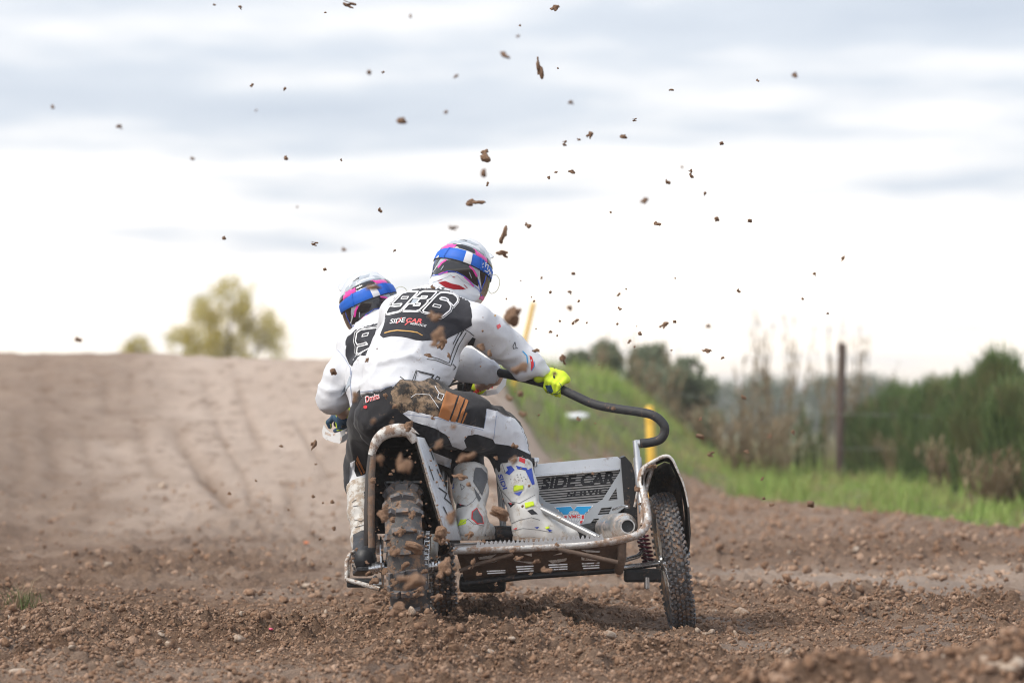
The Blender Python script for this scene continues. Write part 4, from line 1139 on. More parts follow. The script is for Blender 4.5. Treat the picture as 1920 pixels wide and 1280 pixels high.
plate('added_slot_backing', [(858, 1038), (1165, 1022), (1163, 1062), (1100, 1067), (985, 1076), (874, 1087)], [], lambda a, b: sk_y(a, b) + .03, .003, m_alu, bike)  # added sheet behind the slots to make them show bright
tubes('lower_rail', m_dark, [([P(866, 1094, .16), P(985, 1080, .16), P(1168, 1067, .16)], .014)])
tubes('brace', m_brownpl, [([P(1046, 1029, -.01), P(1100, 1041, -.012), P(1158, 1054, .0)], .0105)])
tubes('brace', m_brownpl, [([P(862, 1070, .03), P(900, 1056, .02), P(962, 1038, .0)], .009)])
tubes('corner_post', m_brownpl, [([P(1166, 1014, .02), P(1166, 1045, .02), P(1160, 1070, .10)], .019)])
MB().box(tuple(P(905, 1092, .55)), (.20, .30, .07)).build('skid_plate', m_black, bike, bevel=.02)
plate('mud_flap', [(868, 1092), (938, 1082), (930, 1096), (915, 1106), (870, 1108)], [], .42, .01, m_black, bike)

# ---- radiator
ra_y = lambda a, b: .64 - (b - 930) * .0005
rad = plate('radiator_core', [(1000, 872), (1163, 858), (1174, 1002), (1006, 1012)], [], lambda a, b: ra_y(a, b) + .02, .05, m_core, bike)
fins = MB()
for k in range(26):
    v0 = 897 + k * 4.6
    a, b = P(1002, v0, ra_y(1002, v0) + .008), P(1164, v0 - 13, ra_y(1164, v0 - 13) + .008)
    u = Vector((0, 0, .0028)); w = Vector((0, .012, 0))
    fins.add([a - u, b - u, b + u, a + u, a - u + w, b - u + w, b + u + w, a + u + w], [(0, 1, 2, 3), (7, 6, 5, 4), (0, 4, 5, 1), (3, 2, 6, 7), (0, 3, 7, 4), (1, 5, 6, 2)])
fo = fins.build('cooling_fins', m_fin, rad); fo['kind'] = 'stuff'
tk = plate('top_tank', [(1001, 871), (1030, 868), (1158, 856), (1164, 861), (1166, 879), (1003, 893)], [], lambda a, b: ra_y(a, b) - .012, .07, m_alu, rad)
tubes('tank_seam', m_chrome, [([P(1003, 893, ra_y(0, 893) - .014), P(1160, 880, ra_y(0, 880) - .014)], .006)], rad, 8)
MB().lathe([(.001, .016), (.016, .015), (.019, .008), (.019, -.004), (.012, -.006), (.012, -.022)], P(1003, 864, .66), (0, 0, 1), 20).build('filler_cap', m_chrome, rad, smooth=True)
def flat_text(name, txt, p0, p1, h_, mat, parent, dy, shear=.25, bold=.02, up=None):
    V_, T_ = letters(txt, p0, p1, h_, shear, bold, up)
    A_ = np.array([P(a, b, ra_y(a, b) - dy) for a, b in V_])
    return link(name, mesh_from(A_, T_, name), mat, parent, smooth=False)
flat_text('core_lettering', 'SIDE CAR', (1014, 918), (1152, 905), 22, m_ink, rad, -.0055, shear=.3, bold=.04)
flat_text('core_lettering', 'SERVICE', (1062, 932), (1150, 924), 11, m_ink, rad, -.0055, shear=.3, bold=.04)
z6 = lambda u, v: (980 + u / 5.82, 840 + v / 5.82)
gp = [z6(*q) for q in [(1062, 180), (1070, 110), (1130, 150), (1150, 205), (1158, 600), (1120, 640), (1040, 700), (985, 780), (960, 930), (800, 965), (610, 970), (560, 930), (520, 908), (340, 885), (250, 785), (185, 690), (130, 575), (110, 425), (255, 585), (310, 602), (800, 600), (870, 560), (1062, 255)]]
gh = [[z6(*q) for q in s_] for s_ in ([(1022, 430), (1035, 560), (935, 570)], [(860, 650), (975, 640), (940, 715), (820, 725)], [(775, 770), (890, 760), (855, 830), (725, 838)], [(265, 790), (350, 785), (390, 860), (310, 850)])]
guard = plate('radiator_guard', gp, gh, lambda a, b: ra_y(a, b) - .018, .006, m_guard, rad)
def flat(name, polys, mat, parent, dy, holes=()):
    V_, T_ = fill(polys, holes, 0)
    return link(name, mesh_from(np.array([P(a, b, ra_y(a, b) - dy) for a, b in V_]), T_[:, ::-1], name), mat, parent, smooth=False)
Z = lambda L: [z6(*q) for q in L]
wl = [(358, 645), (525, 635), (556, 676), (510, 690), (497, 720), (440, 720), (425, 697), (402, 692), (392, 668), (374, 664)]
wr = [(756, 630), (590, 635), (556, 676), (604, 690), (624, 718), (672, 720), (688, 697), (708, 690), (718, 665), (738, 658)]
cen = np.array([556., 690.])
grow = lambda L, s_: [tuple(cen + (np.array(q) - cen) * s_ + np.array([0, -4])) for q in L]
flat('emblem_ground', [Z(grow(wl, 1.08)), Z(grow(wr, 1.08)), Z(disc((562, 755), 80, 24)), Z([(440, 725), (680, 720), (670, 790), (620, 835), (500, 835), (455, 790)])], m_inkw, guard, .0195)
flat('emblem_wing', [Z(wl)], m_inkb, guard, .0205); flat('emblem_wing', [Z(wr)], m_inkb, guard, .0205)
gl = []
for r_ in (66,): gl += [s_ for s_ in stroke(disc((562, 752), r_, 28), 5, True)]
for a in (-.55, 0, .55): gl += stroke([(562 + math.sin(a) * 66 * math.cos(t), 752 + 66 * math.sin(t)) for t in np.linspace(-1.5, 1.5, 9)], 4)
for v_ in (715, 790): gl += stroke([(562 - math.sqrt(66 ** 2 - (v_ - 752) ** 2), v_), (562 + math.sqrt(66 ** 2 - (v_ - 752) ** 2), v_)], 4)
flat('emblem_globe', [Z(q) for q in gl], m_guard, guard, .0205)
flat('emblem_bar', [Z([(452, 738), (480, 736), (480, 764), (456, 766)])], m_inkr, guard, .0205); flat('emblem_bar', [Z([(644, 730), (672, 727), (668, 770), (644, 772)])], m_inkr, guard, .0205)
flat('emblem_arc', [Z([(630, 790), (660, 785), (640, 820), (622, 815)])], m_inkr, guard, .0205)
flat_text('emblem_letters', 'VMC', z6(500, 764), z6(628, 758), 6.2, m_inkr, guard, .0215, shear=0, bold=.03)
MB().lathe([(.001, -.01), (.010, -.009), (.013, -.004), (.013, .004)], P(*z6(1112, 262), ra_y(0, 885) - .02), (0, 1, 0), 18).build('bolt_head', m_chrome, guard, smooth=True)
flat('light_patch', [Z([(1103, 352), (1145, 346), (1147, 598), (1114, 600)])], m_alu, guard, .0195)
flat_text('guard_lettering', 'MOTO', z6(330, 893), z6(470, 882), 4.2, m_ink, guard, .0195, shear=.4, bold=.03)
plate('radiator_shroud', [(1164, 858), (1172, 855), (1184, 868), (1193, 895), (1196, 990), (1176, 1004), (1170, 940)], [], .60, .25, m_black, bike)
# silencer
m_sil = mat_plain('silencer_metal', (0.62, 0.61, 0.60), 0.32, 0.9, mud=0.42, mscale=20, bump=0.15, bscale=60)
a0, a1 = P(1134, 990, .62), P(1177, 986, .06); dr = (a1 - a0)
L = dr.length
MB().lathe([(.030, 0), (.052, .05), (.058, .10), (.060, L * .55), (.058, L * .72), (.054, L * .80), (.058, L * .805), (.058, L * .83), (.053, L * .84), (.040, L * .97), (.031, L), (.026, L), (.025, L - .08), (.001, L - .09)], a0, dr, 32).build('silencer', m_sil, bike, smooth=True, edge=50)
MB().lathe([(.0005, 0), (.0245, 0), (.0245, -.03)], a1 - dr.normalized() * .012, dr, 20).build('mouth_shade_disc', m_core, bike)  # dark disc added for the shade inside the pipe end
tubes('strut', m_tubeg, [([P(1012, 953, .34), P(1060, 977, .26), P(1124, 1009, .16)], .0145)])
tubes('strut', m_tubeg, [([P(936, 890, .58), P(940, 940, .56), P(945, 1014, .54)], .014)])
tubes('clamp', m_chrome, [([P(1150, 955, .3), P(1166, 948, .2), P(1178, 950, .18)], .006)])
tubes('exhaust_pipe', m_dark, [([P(905, 1000, .55), P(960, 1000, .50), P(1040, 1005, .50), P(1122, 992, .62)], .034)], smoothn=5)
# hand rail
hp = [P(870, 760, .92), P(873, 738, .90), P(880, 715, .88), P(898, 701, .84), P(925, 697, .80), P(980, 708, .72), P(1035, 723, .64), P(1062, 734, .60), P(1110, 756, .55), P(1150, 765, .50), P(1198, 772, .45), P(1226, 779, .42), P(1244, 795, .41), P(1246, 810, .41), P(1238, 823, .41), P(1220, 829, .41), P(1200, 831, .41)]
tubes('hand_rail', m_rubber, [(hp, .0195)], seg=16, smoothn=6)
tubes('rail_end', m_alu, [([P(1204, 831, .41), P(1192, 831, .41)], .016)], seg=14)
tubes('rail_upright', m_alu, [([P(1192, 826, .41), P(1195, 860, .39)], .0135), ([P(1195, 858, .39), P(1199, 905, .36), P(1206, 960, .30)], .0175)], seg=14)
tubes('side_tube', m_alum, [([P(1226, 868, .24), P(1214, 905, .22), P(1206, 945, .20), P(1204, 985, .16)], .010), ([P(1208, 880, .22), P(1198, 910, .22), P(1190, 950, .22)], .006)], smoothn=4)
# sidecar mudguard
sr = [(1204, 912), (1204, 890), (1209, 876), (1226, 864), (1246, 855), (1259, 859), (1270, 880), (1283, 912), (1291, 950), (1294, 1000), (1291, 1032), (1282, 1044)]
sf = [(1212, 912), (1212, 892), (1217, 880), (1230, 870), (1246, 863), (1256, 866), (1266, 886), (1277, 914), (1284, 950), (1286, 998), (1284, 1026), (1276, 1038)]
sg = loft('sidecar_mudguard', sr, .14, sf, .70, m_blackm, bike, thick=.007, bulge=4)
tubes('rolled_edge', m_whitem, [([P(a, b, .137) for a, b in sr[1:9]], [.005, .007, .008, .008, .006, .005, .004, .003])], sg, 8, 5)
plate('front_wall', [(1212, 905), (1217, 882), (1246, 866), (1256, 869), (1277, 914), (1286, 998), (1282, 1036), (1240, 1040)], [], .71, .006, m_blackm, sg)
# sidecar suspension
tubes('suspension_arm', m_chrome, [([P(1166, 1064, .30), P(1205, 1060, .33), P(1248, 1053, .36)], .013), ([P(1170, 1050, .30), P(1196, 1042, .33), P(1208, 1030, .40)], .010)])
MB().box(tuple(P(1205, 1078, .34)), (.16, .10, .055), Matrix.Identity(4)).build('arm_link', m_dark, bike, bevel=.012)
MB().lathe([(.004, 0), (.012, .004), (.012, .05), (.004, .054)], P(1213, 1080, .28), (0, 0, -1), 12).build('pivot_bolt', m_chrome, bike, smooth=True)
hx = [P(1204 + 13 * t, 1004 + 52 * t, .40) + Vector((math.cos(t * 44) * .024, math.sin(t * 44) * .024, 0)) for t in np.linspace(0, 1, 110)]
tubes('spring', m_redsp, [(hx, .0055)], seg=6)
tubes('damper', m_chrome, [([P(1203, 1000, .40), P(1217, 1060, .40)], .012)])
tubes('axle_end', m_chrome, [([P(1262, 1044, .36), P(1294, 1039, .36)], .013)])

# ---- front of the motorcycle, mostly hidden behind the riders
tubes('fork', m_chrome, [([P(800, 1030, 1.45), P(772, 760, 1.22)], [.028, .024]), ([P(850, 1026, 1.45), P(822, 756, 1.22)], [.028, .024])])
MB().box(tuple(P(796, 770, 1.2)), (.22, .07, .05)).build('fork_clamp', m_alu, bike, bevel=.01)
f_ = Field((-.75, .25, .25), (-.15, 1.35, .95), .014)
f_.box(P(790, 985, .80), (.13, .22, .13), .05).box(P(785, 930, .95), (.09, .10, .12), .04, .03).cone(P(742, 850, .36), P(760, 835, .95), .085, .10, .05).ell(P(765, 820, 1.05), (.12, .17, .11), .05)
V, F = f_.mesh(); link('engine_and_tank', mesh_from(relax(V, F, 2), F), m_dark, bike)
tubes('frame', m_tubeg, [([P(735, 1010, .5), P(740, 860, .55), P(790, 800, 1.15)], .018), ([P(835, 1010, .5), P(830, 870, .55), P(800, 800, 1.15)], .018), ([P(800, 800, 1.15), P(790, 1050, 1.05), P(790, 1075, .5)], .020)])
f_ = Field((-.75, .10, .70), (-.25, 1.0, 1.0), .012)
f_.cone(P(740, 830, .28), P(758, 818, .85), .060, .070, 0, ((1, 0, 0), .62))
V, F = f_.mesh(); link('seat', mesh_from(relax(V, F, 2), F), m_black, bike)
tubes('handlebar', m_black, [([P(628, 795, 1.02), P(664, 788, 1.08), P(720, 765, 1.18), P(775, 752, 1.22), P(830, 742, 1.20), P(872, 728, 1.14), P(915, 726, 1.06)], .012)], smoothn=5)
lg = [(607, 796), (604, 807), (605, 818), (611, 824), (626, 829), (637, 831), (645, 828), (660, 817), (677, 799), (671, 790), (661, 799), (650, 802), (637, 809), (630, 811), (619, 810), (611, 803)]
plate('hand_guard', lg, [[(610, 809), (621, 814), (620, 818), (609, 814)], [(638, 820), (641, 819), (640, 826), (637, 826)], [(647, 810), (651, 809), (650, 813), (647, 813)], [(655, 808), (660, 806), (658, 815), (654, 816)], [(625, 812), (629, 812), (627, 817), (624, 816)]], lambda a, b: .96 + abs(a - 640) * .002, .02, m_whitep, bike)
rg = [(951, 702), (948, 722), (934, 738), (912, 742), (884, 738), (886, 732), (912, 732), (930, 729), (940, 716), (944, 703)]
plate('hand_guard', rg, [], lambda a, b: 1.02 + abs(a - 920) * .001, .02, m_whitep, bike)
tubes('lever', m_black, [([P(826, 733, 1.05), P(848, 720, 1.05), P(884, 712, 1.05)], .006), ([P(640, 800, .97), P(668, 793, 1.0)], .006)])
tubes('cable', m_black, [([P(812, 745, 1.15), P(838, 722, 1.08), P(868, 706, 1.05), P(884, 712, 1.05)], .0055), ([P(855, 738, 1.1), P(875, 742, 1.0), P(890, 728, 1.06)], .012)], smoothn=5)
MB().box(tuple(P(872, 728, 1.08)), (.07, .04, .045)).build('brake_reservoir', m_black, bike, bevel=.008)
hx = []
for t in np.linspace(0, 1, 160):
    c = P(884 + 40 * t, 742 - 18 * t - 5 * math.sin(math.pi * t), 1.0); hx.append(c + Vector((0, math.cos(t * 70), math.sin(t * 70))) * .009)
tubes('safety_cord', m_inkr, [(hx, .0022)], seg=5)
plate('number_plate', [(735, 740), (835, 735), (845, 800), (740, 806)], [], 1.36, .006, m_whitep, bike)
# ------------------------------------------------------------------ the two people
def cloth_mat(name, col, mud=0.0, mscale=8, rough=0.8, weave=0.10, var=0.05, mudcol=MUD):
    m = mat_plain(name, col, rough, mud=mud, mscale=mscale, bump=max(weave, .35), bscale=16, var=var, mudcol=mudcol)
    b = m.node_tree.nodes['Principled BSDF']; b.inputs['Sheen Weight'].default_value = 0.15; b.inputs['Specular IOR Level'].default_value = 0.25
    return m
m_jersey = cloth_mat('white_jersey', (0.68, 0.70, 0.75), mud=0.20, mscale=30)
m_jpanel = cloth_mat('jersey_black_panel', (0.030, 0.031, 0.040), mud=0.10, mscale=10, var=0.15)
m_trous = cloth_mat('black_trousers', (0.020, 0.020, 0.024), mud=0.20, mscale=14, var=0.2, mudcol=(0.14, 0.10, 0.075))
m_twhite = cloth_mat('white_trouser_panel', (0.66, 0.68, 0.73), mud=0.24, mscale=28)
m_orange = cloth_mat('orange_trouser_panel', (0.42, 0.165, 0.055), mud=0.22, mscale=20)
m_seat_mud = cloth_mat('mud_soaked_seat', (0.030, 0.026, 0.024), mud=0.60, mscale=22, weave=0.8, mudcol=(0.25, 0.175, 0.115), var=0.4)
m_skin = mat_plain('skin', (0.55, 0.36, 0.28), 0.55, var=0.05)
m_lime = mat_plain('lime_fabric', (0.62, 0.80, 0.03), 0.7, mud=0.08, mscale=30, bump=0.1)
m_navy = mat_plain('navy_fabric', (0.025, 0.07, 0.13), 0.7, mud=0.12, mscale=30, bump=0.1)
m_boot = mat_plain('white_boot', (0.64, 0.635, 0.62), 0.45, mud=0.40, mscale=20, bump=0.12, bscale=60, var=0.04, mudcol=(0.42, 0.35, 0.28))
m_boot2 = mat_plain('dirty_white_boot', (0.58, 0.57, 0.55), 0.5, mud=0.62, mscale=26, bump=0.12, bscale=60, mudcol=(0.34, 0.27, 0.21))
m_bootd = mat_plain('muddy_boot_sole', (0.40, 0.35, 0.30), 0.75, mud=0.5, mscale=16, bump=0.3)
m_bootk = mat_plain('black_boot', (0.028, 0.030, 0.036), 0.5, mud=0.25, mscale=18, bump=0.2)
m_helm = mat_plain('white_helmet_shell', (0.66, 0.69, 0.74), 0.18, var=0.05, coat=0.6, mud=0.06, mscale=30)
m_hblack = mat_plain('black_helmet_shell', (0.018, 0.018, 0.022), 0.16, coat=0.7, var=0.1, mud=0.05, mscale=28)
m_pink = mat_plain('pink_helmet_shell', (0.80, 0.06, 0.40), 0.2, coat=0.5, var=0.06)
m_hblue = mat_plain('blue_helmet_shell', (0.03, 0.10, 0.62), 0.2, coat=0.5, var=0.06)
m_hgrey = mat_plain('grey_helmet_shell', (0.42, 0.47, 0.53), 0.22, coat=0.5, var=0.1)
m_strap = mat_plain('blue_strap', (0.01, 0.13, 0.62), 0.6, bump=0.08, mud=0.05, mscale=40)
m_liner = cloth_mat('red_liner', (0.30, 0.012, 0.022), rough=0.9)
m_lens = mat_plain('dark_lens', (0.02, 0.02, 0.025), 0.08, coat=0.8)
m_gold = mat_plain('gold_print', (0.66, 0.38, 0.10), 0.5, var=0.05)
m_redl = mat_plain('coral_print', (0.85, 0.13, 0.14), 0.55, var=0.05)
m_grey = mat_plain('grey_mesh_panel', (0.14, 0.145, 0.155), 0.6, mud=0.2, mscale=40, bump=0.5, bscale=200)
m_stitch = mat_plain('stitching', (0.30, 0.36, 0.52), 0.8)

def around(pts, pad):
    A_ = np.array([tuple(p) for p in pts]); return A_.min(0) - pad, A_.max(0) + pad
def grow_mesh(name, f, mat, parent, smoothing=2, fold=None):
    V_, F_ = f.mesh(); V_ = relax(V_, F_, smoothing)
    if fold:
        for kw in fold: V_ = folds(V_, vnormals(V_, F_), **kw)
    return link(name, mesh_from(V_, F_, name), mat, parent)

# ---------------- helmet, built once in its own frame (X right, Y forward, Z up), then placed twice
def helmet_shapes():
    f = Field((-.19, -.21, -.22), (.19, .30, .20), .0058)
    f.ell((0, -.005, .012), (.127, .152, .142)).ell((0, .06, -.075), (.116, .150, .100), .05).cone((-.055, .175, -.105), (.055, .175, -.105), .036, .036, .04)
    f.ell((0, -.085, -.075), (.118, .062, .055), .03)                                   # flared nape
    f.plane((0, -.10, -.112), (0, -.25, -1), .006).plane((0, .05, -.168), (0, .12, -1), .006)
    f.box((0, .21, .012), (.098, .10, .048), .03, .01, sub=True)                          # eye port
    f.ell((0, -.02, -.185), (.085, .10, .075), .008, sub=True)                            # neck opening
    V_, F_ = f.mesh(); return relax(V_, F_, 3), F_
HV, HF = helmet_shapes()
def place(V_, M):
    A_ = np.array(M); return V_ @ A_[:3, :3].T + A_[:3, 3]
def local_bvh(V_, F_): return BVHTree.FromPolygons([tuple(q) for q in V_], [tuple(int(i) for i in q) for q in F_])
HB = local_bvh(HV, HF)
def band(e0, e1, off, a0=-180, a1=180, n=72, m_=6, tiltx=0.0, cz=0.0):
    """a strip round the shell between two elevations (degrees; functions of azimuth), thick as cloth"""
    rows = []
    for i in range(n + 1):
        az = R(a0 + (a1 - a0) * i / n); col_ = []
        for j in range(m_ + 1):
            el = e0(az) + (e1(az) - e0(az)) * j / m_
            d_ = Vector((math.sin(az) * math.cos(el), -math.cos(az) * math.cos(el), math.sin(el)))
            h_ = HB.ray_cast(Vector((0, 0, cz)) + d_ * .6, -d_)
            p_ = h_[0] if h_[0] is not None else d_ * .14
            e_ = .55 if j in (0, m_) else 1.0
            col_.append(tuple(p_ + d_ * off * e_))
        rows.append(col_)
    V_ = np.array(rows).reshape(-1, 3); w = m_ + 1
    F_ = np.array([[i * w + j, (i + 1) * w + j, (i + 1) * w + j + 1, i * w + j + 1] for i in range(n) for j in range(m_)])
    return V_, F_
zh = lambda L: [(790 + a / 9.844, 440 + b / 9.844) for a, b in L]
# passenger's helmet stands where the photo shows it; its prints are traced there and kept in the helmet's frame
HM = Matrix.Translation(P(866, 511, .74)) @ Matrix.Rotation(R(-8), 4, 'Z') @ Matrix.Rotation(R(17), 4, 'Y') @ Matrix.Rotation(R(4), 4, 'X')
HW = place(HV, HM); HWB = local_bvh(HW, HF)
prints = [
    ('shell_panel', m_hgrey, .0008, [[(205, 560), (240, 500), (420, 445), (590, 440), (800, 490), (960, 570), (1060, 640), (1090, 900), (1040, 780), (960, 640), (840, 560), (640, 470), (480, 460), (330, 540), (250, 640), (205, 740)]]),
    ('shell_panel', m_hblack, .0012, [[(212, 735), (240, 655), (310, 575), (430, 485), (560, 448), (700, 468), (860, 545), (960, 640), (1030, 770), (1060, 900), (1040, 955), (960, 905), (800, 775), (640, 700), (480, 700), (330, 745)]]),
    ('shell_panel', m_hblack, .0012, [[(1072, 640), (1170, 690), (1232, 770), (1216, 960), (1130, 1085), (1105, 980), (1085, 800)]]),
    ('shell_panel', m_hblack, .0012, [[(600, 165), (760, 185), (950, 245), (1010, 310), (930, 300), (720, 235), (590, 215)]]),
    ('shell_flash', m_pink, .0018, stroke([(318, 600), (380, 520), (455, 470)], 30)), ('shell_flash', m_pink, .0018, stroke([(895, 585), (960, 650), (1018, 760)], 34)),
    ('shell_flash', m_pink, .0020, stroke([(330, 735), (400, 700), (480, 690)], 24)), ('shell_flash', m_pink, .0020, stroke([(800, 780), (880, 850), (955, 945)], 30)),
    ('shell_flash', m_pink, .0018, [[(440, 250), (480, 180), (560, 155), (600, 160), (560, 215), (470, 262)]]), ('shell_flash', m_pink, .0020, [[(945, 245), (1010, 290), (1090, 395), (1040, 370), (990, 320)]]),
    ('shell_flash', m_pink, .0018, [[(1135, 1085), (1205, 1010), (1190, 1080), (1120, 1150)]]),
    ('shell_line', m_hblue, .0022, stroke([(1040, 830), (1070, 940), (1100, 1080), (1110, 1180)], 16) + stroke([(205, 760), (330, 735), (480, 672), (620, 680)], 12) + stroke([(1235, 770), (1245, 940)], 12) + stroke([(640, 680), (800, 765), (960, 930), (1040, 1000), (1100, 1100)], 10)),
    ('shell_line', m_inkw, .0024, stroke([(1040, 770), (1085, 900), (1100, 1000)], 10) + stroke([(215, 700), (300, 580)], 10)),
    ('shell_vent', m_lens, .0024, [[(385, 560), (455, 545), (400, 640), (350, 690), (330, 650)]]), ('shell_vent', m_lens, .0024, [[(850, 660), (900, 690), (940, 830), (900, 790), (860, 720)]]),
    ('shell_flash', m_hgrey, .0030, stroke([(370, 650), (415, 580)], 12) + stroke([(885, 700), (920, 790)], 12)),
    ('nape_vent', m_liner, .0016, [[(300, 850), (390, 818), (392, 830), (310, 858)]]), ('nape_vent', m_liner, .0016, [[(575, 768), (622, 776), (616, 792), (578, 782)]]), ('nape_vent', m_liner, .0016, [[(778, 920), (800, 925), (858, 992), (840, 990)]]),
    ('nape_line', m_hgrey, .0014, stroke([(215, 880), (330, 840), (480, 780), (540, 740), (600, 790), (660, 750), (760, 850), (900, 920), (1040, 1010)], 9)),
    ('liner', m_liner, .0018, [[(312, 882), (440, 852), (560, 900), (700, 930), (822, 1000), (760, 1012), (600, 1010), (440, 970)]]),
]
prints += [
    ('shell_panel', m_hgrey, .0008, [[(560, 150), (700, 108), (880, 104), (1060, 190), (1000, 205), (860, 150), (700, 148)]]), ('shell_panel', m_hblack, .0010, [[(700, 100), (800, 96), (910, 112), (830, 122)]]),
    ('shell_panel', m_hgrey, .0008, [[(1070, 230), (1160, 310), (1240, 470), (1180, 430), (1090, 320)]]), ('shell_panel', m_hblack, .0012, [[(1030, 330), (1120, 400), (1230, 500), (1250, 560), (1150, 470), (1050, 390)]]),
    ('shell_panel', m_hgrey, .0008, [[(380, 300), (430, 235), (520, 165), (480, 180), (440, 250)]])]
HP = []
for nm, mt, off, polys in prints:
    r_ = decal(nm, fill([zh(q) for q in polys], step=1.6), [HWB], off, mt, None, M=HM)
    if r_: HP.append((nm, mt, *r_))
for nm, mt, v, t in list(HP):          # the design is the same on both flanks
    if v[:, 0].min() > .05: HP.append((nm, mt, v * np.array([-1, 1, 1]), t[:, ::-1]))
strap_lo = lambda a: R(4 + 17 * math.cos(a)); strap_hi = lambda a: R(22 + 19 * math.cos(a))
SV, SF = band(strap_lo, strap_hi, .006, -150, 150)
SWV, SWF = band(lambda a: strap_lo(a) - R(1.2), lambda a: strap_lo(a) + R(.6), .0062, -150, 150, m_=2)
PATCH = band(lambda a: strap_lo(a) + R(.2), lambda a: strap_hi(a) - R(.2), .0078, 6, 19, 8)
up = lambda k: (lambda a: strap_hi(a) + R(k))
dn = lambda k: (lambda a: strap_lo(a) - R(k))
lv = lambda k: (lambda a: R(k))
for mt, e0, e1, a0_, a1_ in ((m_pink, up(1), up(9), -62, -22), (m_hblack, up(2), up(10), -20, 24), (m_pink, up(1), up(9), 26, 60), (m_hgrey, up(11), up(15), -50, 50), (m_hblack, up(2), up(12), 62, 110), (m_hblack, up(2), up(12), -110, -64), (m_hblack, lv(-30), dn(3), 62, 112), (m_hblack, lv(-30), dn(3), -112, -62), (m_hblue, lv(-34), dn(2), 58, 61.5), (m_hblue, lv(-34), dn(2), -61.5, -58), (m_pink, lv(-38), lv(-31), 64, 108), (m_pink, lv(-38), lv(-31), -108, -64)):
    v, t = band(e0, e1, .0034, a0_, a1_, 14, 4); HP.append(('shell_flash' if mt is m_pink else 'shell_panel', mt, v, t))
SLIDE = [band(lambda a: strap_lo(a) - R(1), lambda a: strap_hi(a) + R(1), .0085, q, q + 4, 4) for q in (-34, 38, 45)]
# goggles, peak
gf_ = Field((-.13, .05, -.07), (.13, .22, .09), .006)
gf_.box((0, .135, .012), (.094, .035, .046), .028).ell((0, .03, .012), (.085, .115, .036), .004, sub=True)
GV, GF = gf_.mesh(); GV = relax(GV, GF, 2)
lf_ = Field((-.11, -.16, -.16), (.11, .12, -.05), .007); lf_.ell((0, -.03, -.108), (.096, .118, .026)); LNV, LNF = lf_.mesh(); LNV = relax(LNV, LNF, 2)
lens = MB(); rr = []
for k in range(13):
    a = R(-58 + 116 * k / 12); rr.append([(math.sin(a) * .098, .075 + math.cos(a) * .098, .012 + z_) for z_ in (-.034, 0, .034)])
lens.rings(rr, close=False, cap=False)
pk = MB(); rr = []
for k in range(13):
    a = R(-62 + 124 * k / 12)
    rr.append([(math.sin(a) * .108, .05 + math.cos(a) * .070, .088), (math.sin(a) * .108, .10 + math.cos(a) * .100, .092 + .012 * math.cos(a * 1.4)), (math.sin(a) * .092, .15 + math.cos(a) * .110, .082 + .012 * math.cos(a * 1.4))])
pk.rings(rr, close=False, cap=False)
def mb_arr(mb): return np.array(mb.v), [tuple(q) for q in mb.f]
def make_helmet(person, M, tear):
    h = link('helmet', mesh_from(place(HV, M), HF, 'helmet'), m_helm, person)
    for nm, mt, v, t in HP: link(nm, mesh_from(place(v, M), t, nm), mt, h)
    link('goggle_strap', mesh_from(place(SV, M), SF, 'goggle_strap'), m_strap, h); link('strap_edge', mesh_from(place(SWV, M), SWF), m_ink, h)
    link('strap_patch', mesh_from(place(PATCH[0], M), PATCH[1]), m_inkw, h)
    for s_ in SLIDE: link('strap_slider', mesh_from(place(s_[0], M), s_[1]), m_strap, h)
    link('goggles', mesh_from(place(GV, M), GF), m_hblack, h)
    v, q = mb_arr(lens); link('lens', mesh_from(place(v, M), q), m_lens, h)
    v, q = mb_arr(pk); o = link('peak', mesh_from(place(v, M), q), m_helm, h); o.modifiers.new('thickness', 'SOLIDIFY').thickness = .004
    link('liner', mesh_from(place(LNV, M), LNF), m_liner, h)
    A_ = [M @ Vector(q) for q in ((.128, -.02, .03), (.155, -.03, .035), (.175, -.02, .01), (.172, -.01, -.03), (.15, 0, -.05), (.13, .02, -.04))]
    tubes('tear_off_cord', m_lime2, [(A_, .0012)], h, 5, 6)
    return h
m_lime2 = mat_plain('pale_cord', (0.62, 0.62, 0.30), 0.5)

